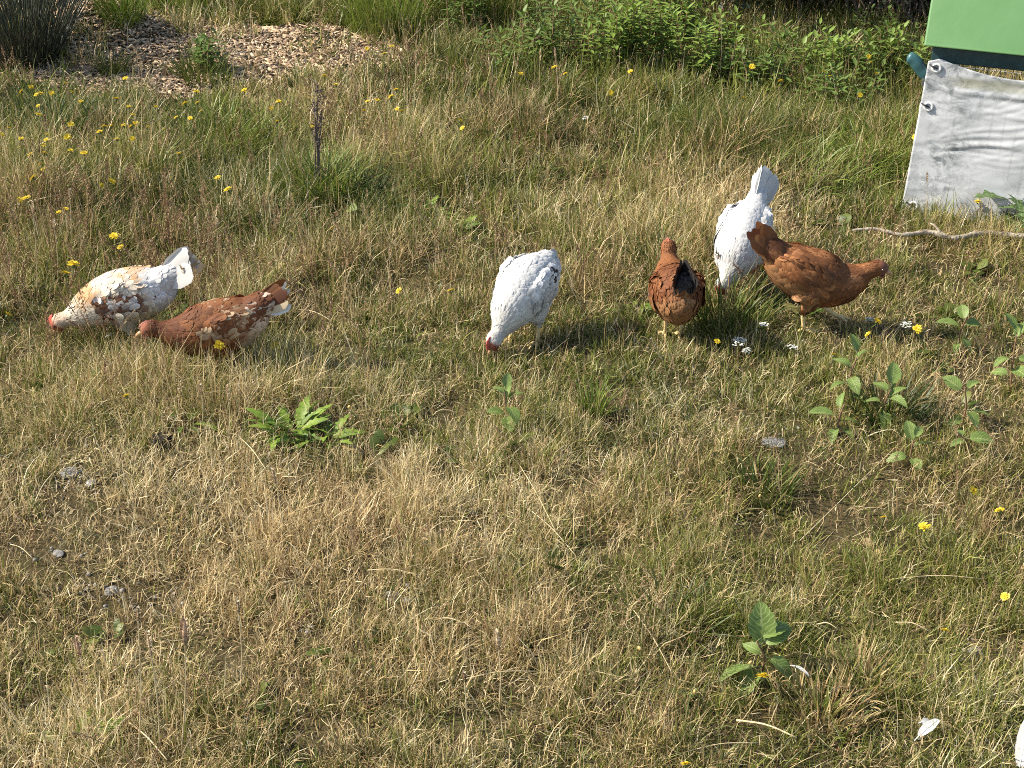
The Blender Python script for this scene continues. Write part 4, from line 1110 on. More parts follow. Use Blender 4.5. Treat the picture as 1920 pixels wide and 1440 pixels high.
# big rush clump, top left: round stems
g = G(48, 118); rush = empty('rush_clump', g); tag(rush, 'dark green clump of upright rushes at the edge of the woodchips', 'rushes')
mb = MB()
for i in range(430):
    a, rr = rng.random() * 6.283, .17 * math.sqrt(rng.random()); az = a + rng.normal(0, .35); ln = rng.uniform(.45, .85); lean = abs(rng.normal(.10, .10)) + .42 * rr / .17; bend = rng.uniform(0, .35)
    p = np.zeros((5, 3)); p[0] = (rr * math.cos(a), rr * math.sin(a), Hs(g.x + rr * math.cos(a), g.y + rr * math.sin(a)) - g.z)
    for k in range(4):
        t1 = lean + bend * ((k + .5) / 4) ** 1.5; p[k + 1] = p[k] + np.array([math.sin(t1) * math.cos(az), math.sin(t1) * math.sin(az), math.cos(t1)]) * ln / 4
    v, q, t_ = tube(p, np.array([.0022, .0021, .0018, .0013, .0004]), 4, False); mb.add(v, q, None, (rng.random(), rng.random(), .5))
tag(mb.build('stems', M['rush'], rush), kind='stuff')
for (px, py, lab, n, ln, sp, mt, le, be) in [
    (232, 78, 'bright green grass tussock on the woodchips right of the rushes', 330, .26, .11, 'tuss_bright', .3, .9),
    (212, 138, 'small green tuft in the shadow right of the rush clump', 110, .16, .06, 'tuss_green', .35, .9),
    (385, 150, 'bushy green tussock standing on the woodchips', 220, .17, .12, 'tuss_green', .4, .9),
    (425, 275, 'wide fresh green tussock among the yellow flowers', 520, .20, .24, 'tuss_bright', .4, 1.1),
    (600, 385, 'tall green tussock round the foot of the dark dead stalk', 420, .26, .12, 'tuss_bright', .25, 1.0),
    (665, 400, 'dark green tussock with arching blades right of the dead stalk', 380, .26, .13, 'tuss_dark', .5, 1.2),
    (1112, 778, 'small bright yellow green tuft in the dry turf below the white hen', 120, .12, .035, 'tuss_bright', .25, .5),
    (1362, 612, 'spiky green tussock between the two brown hens', 230, .19, .11, 'tuss_green', .4, .6),
    (1425, 925, 'fine olive tuft with an orange bud', 170, .10, .08, 'tuss_green', .35, .7),
    (1222, 495, 'dark green tuft left of the hen walking away', 220, .13, .10, 'tuss_green', .45, .9),
    (1530, 330, 'lush green tussock combed to the right, in front of the leafy herbs', 420, .22, .28, 'tuss_bright', .5, 1.3),
    (1330, 290, 'dense green tussock behind the raised white tail', 300, .18, .24, 'tuss_bright', .45, 1.1),
    (1660, 310, 'long green tussock leaning against the left edge of the tarpaulin', 380, .24, .20, 'tuss_bright', .45, 1.1),
    (1260, 1168, 'blue green tuft of long blades in the lower middle', 110, .13, .08, 'tuss_green', .6, .7),
    (1535, 1345, 'yellow straw coloured tuft below the seedling', 260, .085, .085, 'tuss_straw', .45, .6),
    (1610, 1290, 'reddish dry tuft near the fallen feather', 200, .09, .06, 'tuss_straw', .5, .5),
    (95, 260, 'deep green tussock under the flower drift at the left', 460, .26, .20, 'tuss_dark', .35, 1.0),
    (730, 60, 'tall pale green grass clump at the end of the woodchips', 520, .42, .20, 'tuss_bright', .2, .6),
    (900, 45, 'upright green grass clump at the top middle', 520, .45, .24, 'tuss_green', .22, .6),
    (340, 12, 'green grass clump behind the woodchips', 420, .30, .28, 'tuss_bright', .35, .9),
    (520, 14, 'low green grass clump at the top edge behind the woodchips', 420, .28, .28, 'tuss_green', .35, .9),
    (1660, 780, 'green tuft among the broad seedling leaves at right', 240, .13, .09, 'tuss_dark', .4, .8)]:
    tussock(TU, px, py, lab, n, ln, sp, (.0024, .0050), M[mt], le, be, drift=(0.0 if 'combed' in lab else None))

# ------------------------------------------------------------------ broad-leaved seedlings and herbs
def leaf_material(name, col, vein, under):
    m, t, N, L = nodes_of(name)
    a = N.new('ShaderNodeAttribute'); a.attribute_name = 'bl'; s = N.new('ShaderNodeSeparateXYZ'); L.new(a.outputs['Vector'], s.inputs[0])
    ph = math_node(N, L, 'FRACT', math_node(N, L, 'SUBTRACT', math_node(N, L, 'MULTIPLY', s.outputs[1], 8.0), math_node(N, L, 'MULTIPLY', s.outputs[0], 2.6)))
    v1 = math_node(N, L, 'LESS_THAN', ph, .20); v2 = math_node(N, L, 'LESS_THAN', s.outputs[0], .07)
    vv = math_node(N, L, 'MAXIMUM', v1, v2)
    tc = N.new('ShaderNodeTexCoord'); nz = N.new('ShaderNodeTexNoise'); nz.inputs['Scale'].default_value = 60; L.new(tc.outputs['Object'], nz.inputs['Vector'])
    r = ramp(N, [(.35, col), (.7, tuple(c * 1.5 for c in col))]); L.new(nz.outputs['Fac'], r.inputs[0])
    geo = N.new('ShaderNodeNewGeometry'); mb_ = N.new('ShaderNodeMix'); mb_.data_type = 'RGBA'; mb_.inputs[7].default_value = (*under, 1)
    L.new(math_node(N, L, 'MULTIPLY', geo.outputs['Backfacing'], .8), mb_.inputs[0]); L.new(r.outputs[0], mb_.inputs[6])
    mx = N.new('ShaderNodeMix'); mx.data_type = 'RGBA'; mx.inputs[7].default_value = (*vein, 1); L.new(math_node(N, L, 'MULTIPLY', vv, .7), mx.inputs[0]); L.new(mb_.outputs[2], mx.inputs[6])
    finish_leaf(t, N, L, mx.outputs[2], .28, .5, .02)
    return m
M['alder'] = leaf_material('seedling_leaf', (.105, .160, .034), (.34, .39, .16), (.27, .33, .13))
M['herb'] = leaf_material('herb_leaf', (.10, .165, .024), (.15, .21, .05), (.13, .19, .05))
M['herb_bright'] = leaf_material('herb_leaf_bright', (.165, .245, .030), (.20, .28, .06), (.18, .26, .06))
M['thistle'] = leaf_material('thistle_leaf', (.075, .125, .040), (.26, .32, .18), (.18, .23, .12))
M['stalk_brown'] = solid('brown_twig', (.14, .075, .04), (.25, .15, .08), 120, .7)
M['stalk_green'] = flat_leaf('green_stalk', (.10, .14, .035), (.16, .19, .06), 60)
def leaf_mesh(name, L_, W_, mat, serr=.08, fold_=.25, droop=.25, nv=9, shape='oval'):
    V, A, Q = [], [], []
    for k in range(nv):
        t = k / (nv - 1)
        if shape == 'oval': w = math.sin(min(.985, .04 + t * .97) * math.pi) ** .62
        elif shape == 'lance': w = math.sin(min(.985, .05 + t * .95) * math.pi) ** .9 * (1.15 - .4 * t)
        else: w = (math.sin(min(.985, .05 + t * .95) * math.pi) ** .7) * (1 if k % 2 else .55)
        if k == nv - 1: w = .02
        w *= 1 + (serr if k % 2 else -serr)
        z = -droop * L_ * t * t
        for j, e in enumerate((-1, -.5, 0, .5, 1)):
            rib = .012 * L_ * (1 if (k % 2) else -1) * (abs(e) == .5)
            V.append((t * L_ * (1 - .08 * droop) + abs(e) * -.03 * L_ * (k > 0), e * w * W_ * .5, z + abs(e) * w * W_ * .5 * fold_ + rib)); A.append((abs(e), t, 0))
    for k in range(nv - 1):
        for j in range(4):
            a = 5 * k + j; Q.append((a, a + 5, a + 6, a + 1))
    return np_mesh(name, V, np.array(Q), None, mat, True, {'bl': ('FLOAT_VECTOR', A)})
ALD = [leaf_mesh('leaf', .064, .042, M['alder'], .07, .35, .2, 11), leaf_mesh('leaf', .058, .032, M['alder'], .07, .6, .45, 11), leaf_mesh('leaf', .054, .038, M['alder'], .06, .25, .7, 11)]
HERBL = [leaf_mesh('leaf', .10, .034, M['herb_bright'], .22, .3, .5, 11, 'oval'), leaf_mesh('leaf', .085, .030, M['herb'], .2, .3, .7, 11, 'lobed'), leaf_mesh('leaf', .09, .026, M['herb'], .15, .5, .35, 9, 'lance')]
THL = [leaf_mesh('leaf', .12, .06, M['thistle'], .25, .25, .5, 11, 'lobed'), leaf_mesh('leaf', .10, .055, M['thistle'], .25, .4, .9, 11, 'lobed')]
def put_leaf(me, parent, base, az, el, s=1.0, roll=0.0):
    o = obj('leaf', me, parent); o.location = base; o.rotation_euler = Euler((roll, -el, az), 'XYZ'); o.scale = (s,) * 3; return o
def seedling(px, py, label, leaves, hgt=.09, group='broad leaved seedlings'):
    hgt += .025
    """leaves: (heading in degrees, tilt up in degrees, place on stem 0..1, size)"""
    g = G(px, py); root = empty('alder_seedling', g); tag(root, label, 'seedling', group)
    pth = smooth_path([(0, 0, -.01), (rng.normal(0, .008), rng.normal(0, .008), hgt * .5), (rng.normal(0, .015), rng.normal(0, .015), hgt)], 8)
    mb = MB(); v, q, t_ = tube(pth, np.linspace(.0035, .0018, 8), 6); mb.add(v, q, t_); mb.build('stem', M['stalk_brown'], root)
    for k, (az, el, h, s) in enumerate(leaves):
        b0 = pth[int(h * 7)]; a, e = R(az), R(el); d = np.array([math.cos(a) * math.cos(e), math.sin(a) * math.cos(e), math.sin(e)])
        b1 = b0 + d * .016 * s
        mb = MB(); v, q, t_ = tube(np.array([b0, b1]), .0012, 5); mb.add(v, q, t_); mb.build('petiole', M['stalk_green'], root)
        put_leaf(ALD[k % 3], root, b1, a, e, s * (rng.uniform(1.05, 1.2) if py > 1200 else rng.uniform(.8, 1.05)), rng.normal(0, .35))
seedling(1425, 1262, 'seedling with upright pale veined leaves beside a yellow flower, bottom right', [(100, 75, .8, 1.15), (25, 25, 1, 1.05), (10, 40, .9, .95), (200, 5, .4, 1.2), (-30, -15, .6, .95), (160, 35, .7, .6), (60, 20, .9, .8), (230, -5, .3, 1.2)], .07)
seedling(950, 812, 'seedling with ribbed leaves in the dry turf below the white hen', [(60, 60, 1, .75), (80, 45, .8, .85), (-60, 20, .6, 1.05), (-80, -5, .5, 1.05), (-110, -15, .3, .8), (130, 40, .9, .75), (190, 20, .5, .7), (20, 35, .8, .8)], .10)
seedling(1590, 760, 'tall seedling with a grey green leaf, left of the right hand cluster', [(110, 60, 1, .95), (40, 40, .9, .9), (-90, 10, .6, .9), (-40, -5, .4, .9), (200, 15, .5, .8), (150, 45, .8, .8)], .13)
seedling(1570, 815, 'low seedling spreading its dark leaves just below the taller one', [(180, 15, .6, 1.15), (90, 45, .8, .9), (0, 10, .5, 1.0), (-60, 0, .4, .95), (240, -5, .4, .9)], .07)
seedling(1655, 800, 'seedling with one big pale upright leaf right of the taller one', [(70, 55, 1, 1.05), (-60, 25, .8, 1.1), (-90, 0, .5, .9), (20, 30, .8, .9), (170, 20, .6, .8), (120, 35, .9, .8)], .09)
seedling(1702, 880, 'yellow green seedling lowest of the right hand cluster', [(100, 50, .9, .9), (20, 20, .8, .85), (190, 15, .5, .85), (-80, 5, .5, .9), (50, 35, 1, .8)], .06)
seedling(1800, 800, 'seedling with dark leaves at the far right of the cluster', [(150, 30, .9, 1.0), (40, 30, .9, 1.0), (-70, 10, .5, .9), (-20, 5, .5, .9), (220, 5, .4, .8)], .10)
seedling(1812, 855, 'small seedling with one flat striped leaf at right', [(-10, 5, .8, 1.0), (200, 10, .6, .7), (100, 30, .8, .6)], .05)
seedling(1800, 660, 'dark seedling above the cluster, right of the striding hen', [(170, 15, .8, 1.0), (20, 10, .8, 1.05), (-60, 0, .5, .9), (90, 40, .9, .8), (240, 0, .4, .8)], .09)
seedling(1895, 735, 'tall dark seedling at the right edge of the picture', [(120, 50, 1, 1.0), (60, 50, .9, 1.1), (200, 20, .6, 1.0), (-80, 15, .5, 1.0), (-20, 10, .7, 1.0), (150, 20, .3, .9)], .15)
seedling(655, 425, 'seedling with a silvery striped leaf at the foot of the dark tussock', [(-60, 25, .9, .95), (-120, 5, .6, .9), (60, 30, .8, .7)], .06)
def rosette(name, px, py, label, cat, meshes, n, size, lo, hi, group, height=0.0, stem=None):
    g = G(px, py); root = empty(name, g); tag(root, label, cat, group)
    if height:
        pth = smooth_path([(0, 0, -.01), (.01, .0, height * .5), (0, .01, height)], 8); mb = MB(); v, q, t_ = tube(pth, np.linspace(.006, .003, 8), 7); mb.add(v, q, t_); mb.build('stem', stem or M['stalk_green'], root)
    for k in range(n):
        az = k * 2.4 + rng.normal(0, .3); h = (k / n) * height
        sp_ = .008 if height else .045 * math.sqrt(rng.random())
        put_leaf(meshes[k % len(meshes)], root, (math.cos(az) * sp_, math.sin(az) * sp_, .012 + h), az, R(rng.uniform(lo, hi)), size * rng.uniform(.75, 1.15), rng.normal(0, .3))
HG = 'leafy green herbs in the turf'
rosette('dock_plant', 545, 815, 'bright green leafy rosette in the dry grass below the left brown hen', 'herb', HERBL, 44, .82, 10, 70, HG)
rosette('dock_plant', 610, 830, 'grassier green rosette touching the bright leafy one', 'herb', HERBL, 26, .75, 10, 70, HG)
rosette('dock_plant', 340, 802, 'dark flat leafed weed beside the earth clod', 'herb', HERBL, 7, .8, 0, 35, HG)
rosette('dock_plant', 800, 412, 'leafy green herb right of the dark tussock', 'herb', HERBL, 34, .75, 10, 65, HG)
rosette('dock_plant', 735, 425, 'low green herb between the dark tussock and the leafy one', 'herb', HERBL, 12, .8, 10, 60, HG)
rosette('dock_plant', 850, 440, 'dark herb above the white hen in the middle', 'herb', HERBL, 12, .8, 5, 50, HG)
rosette('dock_plant', 150, 1395, 'dark green herb patch in the lower left corner', 'herb', HERBL, 12, .7, 5, 50, HG)
rosette('dock_plant', 1190, 590, 'low dark weed left of the hen walking away', 'herb', HERBL, 7, .6, 5, 40, HG)
rosette('thistle', 1885, 425, 'grey green thistle with lobed leaves in front of the tarpaulin', 'thistle', THL, 17, 1.0, 5, 70, None, .13)
rosette('thistle', 1925, 440, 'second thistle at the picture edge in front of the tarpaulin', 'thistle', THL, 13, 1.0, 5, 65, None, .10)

def leafy_herb(px, py, label, nst, hgt, spread, mat, group='leafy herbs at the back'):
    g = G(px, py); root = empty('leafy_herb', g); tag(root, label, 'herb', group)
    st, lf = MB(), MB()
    for i in range(nst):
        a, rr = rng.random() * 6.283, spread * math.sqrt(rng.random()); b0 = np.array([rr * math.cos(a), rr * math.sin(a), 0.0]); b0[2] = Hs(g.x + b0[0], g.y + b0[1]) - g.z - .01
        h = hgt * rng.uniform(.7, 1.15); top = b0 + np.array([rng.normal(0, .05) + .12 * b0[0], rng.normal(0, .05), h])
        pth = smooth_path([b0, (b0 + top) / 2 + rng.normal(0, .012, 3), top], 8)
        v, q, t_ = tube(pth, np.linspace(.003, .0015, 8), 4, False); st.add(v, q, None)
        nl = int(h / .013); az = rng.random() * 6.28
        for k in range(nl):
            f = .22 + .78 * (k + 1) / nl; c = pth[min(7, int(f * 7))] * (1 - (f * 7 % 1)) + pth[min(7, int(f * 7) + 1)] * (f * 7 % 1)
            az += 2.4; e = rng.uniform(.1, .6) + .5 * (f > .9); L_ = .080 * rng.uniform(.7, 1.15) * (1.15 - .4 * f); W_ = L_ * .30
            d = np.array([math.cos(az) * math.cos(e), math.sin(az) * math.cos(e), math.sin(e)]); s = np.array([-math.sin(az), math.cos(az), 0]); u = np.cross(s, d) * -1
            V = []; A_ = []
            for (t1, w) in ((0, .15), (.35, 1), (.7, .75), (1, .03)):
                cc = c + d * L_ * t1 - np.array([0, 0, 1]) * L_ * .25 * t1 * t1
                V += [cc - s * w * W_ * .5 + u * W_ * .12, cc, cc + s * w * W_ * .5 + u * W_ * .12]; A_ += [(1, t1, 0), (0, t1, 0), (1, t1, 0)]
            lf.add(V, [(3 * z, 3 * z + 1, 3 * z + 4, 3 * z + 3) for z in range(3)] + [(3 * z + 1, 3 * z + 2, 3 * z + 5, 3 * z + 4) for z in range(3)], None, np.array(A_))
    tag(st.build('stems', M['stalk_brown'], root), kind='stuff'); tag(lf.build('leaves', mat, root), kind='stuff')
for (px, py, lab, nst, h, sp, mt) in [
    (1130, 138, 'bright leafy herb clump at the top, left of the dark shrubs', 15, .30, .15, 'herb_bright'), (1225, 132, 'tall yellow green herb clump at the top middle', 17, .36, .16, 'herb_bright'),
    (1055, 120, 'green herb clump beside the upright grass at the top', 12, .32, .16, 'herb'), (1345, 150, 'leafy herb with rosette tips around a pale dead stalk', 15, .28, .12, 'herb_bright'),
    (1400, 172, 'leafy herb clump in the gap before the dark shrubs', 9, .17, .12, 'herb'), (1490, 178, 'dark green herb clump at the back of the combed tussock', 13, .20, .13, 'herb'),
    (1550, 160, 'herb clump with bright tips left of the yellow flowers', 18, .25, .14, 'herb_bright'), (1615, 165, 'leafy herb clump behind the yellow flowers by the coop', 16, .24, .13, 'herb'),
    (1680, 158, 'tall leafy herb clump closest to the coop', 16, .24, .13, 'herb_bright'), (1450, 120, 'shaded herb clump under the dark shrubs', 8, .18, .14, 'herb'),
    (960, 140, 'scattered herb stems in the tall grass at the top', 9, .26, .16, 'herb'), (1590, 212, 'low herb clump below the yellow flowers by the coop', 12, .18, .13, 'herb'),
    (1170, 80, 'herb clump behind the bright one at the top', 14, .34, .2, 'herb'), (1285, 88, 'herb clump at the foot of the first dark shrub', 12, .30, .15, 'herb_bright'),
    (860, 70, 'herb clump in the tall grass right of the woodchips', 10, .32, .18, 'herb'), (1650, 90, 'herb clump under the twiggy shrub', 8, .18, .14, 'herb'),
    (400, 130, 'pale leafy weed growing in the tussock on the woodchips', 9, .18, .08, 'herb')]:
    leafy_herb(px, py, lab, nst, h, sp, M[mt])

# ------------------------------------------------------------------ dark shrubs along the back
M['shrub_leaf'] = flat_leaf('shrub_leaf', (.020, .034, .012), (.045, .062, .020), 14, .2)
M['bark'] = solid('shrub_bark', (.10, .070, .050), (.22, .17, .13), 40, .85, .4, 120)
def shrub(x, y, label, hgt, rad, leafn, twigs):
    root = empty('dark_shrub', (x, y, Hs(x, y))); tag(root, label, 'shrub', 'dark shrubs along the back')
    br, lf = MB(), MB(); tips = []
    for i in range(twigs):
        a = rng.random() * 6.283; le = rng.uniform(.1, 1.15); ln = hgt * rng.uniform(.6, 1.15); d = np.array([math.cos(a) * math.sin(le), math.sin(a) * math.sin(le), math.cos(le)])
        b0 = np.array([rng.normal(0, rad * .25), rng.normal(0, rad * .25), -.02]); pts = [b0]
        for k in range(4): pts.append(pts[-1] + d * ln / 4 + rng.normal(0, .03, 3))
        pth = smooth_path(pts, 12); r0 = rng.uniform(.004, .012)
        v, q, t_ = tube(pth, np.linspace(r0, r0 * .3, 12), 4, False); br.add(v, q, None)
        for j in range(5):
            c = pth[rng.integers(3, 11)]; dd = d + rng.normal(0, .8, 3); dd /= np.linalg.norm(dd); e = c + dd * hgt * rng.uniform(.15, .4)
            sp = smooth_path([c, (c + e) / 2 + rng.normal(0, .015, 3), e], 6); v, q, t_ = tube(sp, np.linspace(r0 * .4, .0012, 6), 4, False); br.add(v, q, None); tips.append(sp)
    br.build('branches', M['bark'], root)
    tp = np.concatenate(tips); n = leafn; c = tp[rng.integers(0, len(tp), n)] + rng.normal(0, .035, (n, 3)); c = c[c[:, 2] > .02]; n = len(c)
    d = rng.normal(0, 1, (n, 3)); d /= np.linalg.norm(d, axis=1)[:, None]; s = np.cross(d, rng.normal(0, 1, (n, 3))); s /= np.linalg.norm(s, axis=1)[:, None]
    L_ = rng.uniform(.012, .028, (n, 1)); V = np.stack([c - d * L_, c + s * L_ * .45, c + d * L_, c - s * L_ * .45], 1).reshape(-1, 3)
    lf.add(V, np.arange(4 * n).reshape(-1, 4)); tag(lf.build('foliage', M['shrub_leaf'], root), kind='stuff')
for (px, yy, lab, h, r_, ln, tw) in [
    (1290, 8.35, 'dark shrub at the top behind the yellow green herbs', 1.0, .45, 5200, 26), (1400, 8.15, 'dense dark shrub above the gap in the herbs', 1.1, .5, 6500, 26), (1500, 8.3, 'dark shrub above the combed tussock', 1.2, .5, 6500, 30),
    (1600, 8.0, 'bare twiggy shrub with crossing grey branches near the coop', 1.2, .5, 900, 60), (1690, 7.8, 'twiggy dark shrub just left of the green coop', 1.2, .45, 1500, 60), (1800, 8.0, 'dark shrub hidden behind the green coop', 1.2, .5, 4000, 30),
    (1120, 8.75, 'dark shrub at the top behind the leafy herbs', .9, .45, 4500, 24), (960, 9.0, 'dark shrub at the top behind the upright grass', .9, .45, 4500, 24), (680, 9.1, 'dark shrub at the top right of the woodchips', .8, .4, 3500, 20)]:
    x_ = PY(px, 40, yy).x; shrub(x_, yy, lab, h, r_, ln, tw)

# ------------------------------------------------------------------ yellow flowers
M['petal'] = flat_leaf('yellow_petal', (.68, .49, .03), (.76, .59, .05), 200, .25, .02)
M['petal_core'] = flat_leaf('yellow_core', (.70, .40, .01), (.78, .50, .02), 200, .1, .02)
M['bud'] = flat_leaf('flower_bud', (.50, .33, .10), (.62, .44, .16), 120, .1)
M['flower_stem'] = flat_leaf('flower_stem', (.11, .14, .04), (.17, .19, .06), 60, .15)
def flower_head_mesh(k):
    mb = MB(); rg = np.random.default_rng(200 + k)
    for layer, (n, r0, el) in enumerate(((15, 1.0, .18), (13, .74, .45), (9, .45, .85))):
        for i in range(n):
            a = (i + .5 * layer) / n * 6.283 + rg.normal(0, .08); e = el + rg.normal(0, .12); L_ = r0 * rg.uniform(.85, 1.1); w = .17 * (1 - .15 * layer)
            d = np.array([math.cos(a) * math.cos(e), math.sin(a) * math.cos(e), math.sin(e)]); s = np.array([-math.sin(a), math.cos(a), 0]); b = d * .06 + np.array([0, 0, .03 * layer])
            V = [b - s * w * .4, b + s * w * .4, b + d * L_ * .6 - s * w, b + d * L_ * .6 + s * w, b + d * L_ - s * w * .8 - np.array([0, 0, .06]), b + d * L_ + s * w * .8 - np.array([0, 0, .06])]
            mb.add(V, [(0, 1, 3, 2), (2, 3, 5, 4)])
    return mb.mesh('flower_head', M['petal'])
HEADS = [flower_head_mesh(k) for k in range(5)]
v, q, t_ = loft(np.array([(0, 0, -.75), (0, 0, -.5), (0, 0, -.2), (0, 0, .02)], float), np.array([.12, .30, .34, .22]), np.array([.12, .30, .34, .22]), 8)
mbc = MB(); mbc.add(v, q, t_); CALYX = mbc.mesh('calyx', M['stalk_green'])
v, q, t_ = loft(np.array([(0, 0, -.6), (0, 0, -.2), (0, 0, .3), (0, 0, .7)], float), np.array([.12, .42, .40, .15]), np.array([.12, .42, .40, .15]), 8)
mbc = MB(); mbc.add(v, q, t_); BUD = mbc.mesh('bud', M['bud'])
nfl = [0]
def flower(px, py, label, group=None, hz=None, r_=None, bud=False):
    v_ = py
    if hz is None: hz = rng.uniform(.13, .21) if v_ < 420 else rng.uniform(.06, .11)
    hz *= 1.0
    p = P(px, py, hz); gz = Hs(p.x, p.y); p = P(px, py, hz + gz)
    if r_ is None: r_ = rng.uniform(.0095, .015)
    off = rng.normal(0, .025, 2); bx, by = p.x + off[0], p.y + abs(off[1]) * .5
    if bool(in_coop(np.array([bx]), np.array([by]), -.03)[0]): bx, by = p.x, p.y
    bz = Hs(bx, by); root = empty('yellow_flower', (bx, by, bz))
    tag(root, label, 'flower', group)
    tip = np.array([p.x - bx, p.y - by, p.z - bz])
    pth = smooth_path([(0, 0, -.01), tip * .5 + np.array([rng.normal(0, .008), rng.normal(0, .008), 0]), tip - np.array([0, 0, r_ * .6])], 7)
    mb = MB(); v, q, t_ = tube(pth, np.linspace(.0016, .0012, 7), 5, False); mb.add(v, q, None); mb.build('stem', M['flower_stem'], root)
    h = obj('bud' if bud else 'flower_head', BUD if bud else HEADS[nfl[0] % 5], root); nfl[0] += 1
    h.location = tip; h.scale = (r_ * (.55 if bud else 1),) * 3; h.rotation_euler = (rng.normal(.15, .3), rng.normal(-.15, .35), rng.random() * 6.28)
    if not bud:
        c = obj('calyx', CALYX, root); c.location = tip; c.scale = (r_,) * 3; c.rotation_euler = h.rotation_euler
ORD = ['first', 'second', 'third', 'fourth', 'fifth', 'sixth', 'seventh', 'eighth', 'ninth', 'tenth', 'eleventh', 'twelfth', 'thirteenth', 'fourteenth', 'fifteenth', 'sixteenth']
def drift(pts, label, group, **kw):
    """flowers that stand together: the label tells which one, counted from the left"""
    for k, (px, py) in enumerate(sorted(pts)):
        which = ('left one' if k == 0 else 'right one') if len(pts) == 2 else ('leftmost' if k == 0 else 'rightmost' if k == len(pts) - 1 else ORD[k] + ' from the left')
        flower(px, py, label + ', ' + which, group, **kw)
drift([(58, 163), (122, 156), (75, 175), (68, 178), (97, 175), (135, 173), (72, 198), (72, 215), (152, 190), (235, 147), (40, 172)], 'yellow flower of the drift right under the rushes', 'yellow flowers under the rushes')
drift([(218, 185), (226, 183), (242, 200), (249, 215), (255, 231), (245, 238), (232, 235), (248, 260), (292, 200), (277, 237), (209, 236), (195, 237), (187, 247), (219, 261), (307, 243), (335, 288)], 'yellow flower of the drift below the middle woodchips', 'yellow flowers below the woodchips')
drift([(133, 233), (127, 257), (88, 252), (87, 262), (82, 272), (83, 287), (77, 308), (57, 290), (35, 276), (40, 260), (17, 240), (3, 252), (133, 282), (158, 287), (62, 333), (80, 318)], 'yellow flower of the dense drift at the left edge', 'yellow flowers at the left edge')
drift([(347, 194), (368, 172), (370, 193), (377, 208), (330, 220), (357, 222), (458, 169), (508, 203), (523, 190), (520, 227)], 'yellow flower beside the wide fresh green tussock', 'yellow flowers by the wide tussock')
drift([(608, 143), (630, 159), (585, 237)], 'yellow flower close to the tall dark dead stalk', 'yellow flowers by the dead stalk')
drift([(688, 91), (735, 87), (721, 100)], 'yellow flower at the right tip of the woodchips', 'yellow flowers at the woodchip tip')
drift([(743, 168), (733, 181), (689, 190), (708, 188), (682, 208), (745, 204), (753, 208)], 'small yellow flower of the group right of the dead stalk', 'yellow flowers right of the dead stalk')
drift([(863, 226), (867, 240)], 'yellow flower of the pair in the upper middle grass', 'pair of yellow flowers')
drift([(977, 138), (1060, 138), (1040, 126), (1182, 134), (1145, 174)], 'yellow flower in the grass below the top herbs', 'yellow flowers below the herbs')
drift([(1629, 106), (1632, 117), (1644, 138), (1544, 134), (1556, 143)], 'yellow flower among the leafy herbs left of the coop', 'yellow flowers among the herbs', hz=.22)
drift([(210, 340), (191, 348), (122, 392), (37, 375), (50, 371), (110, 398)], 'yellow flower in the brown seed stems above the left hens', 'yellow flowers above the left hens')
drift([(408, 333), (427, 355)], 'yellow flower below the wide fresh green tussock', 'yellow flowers below the wide tussock')
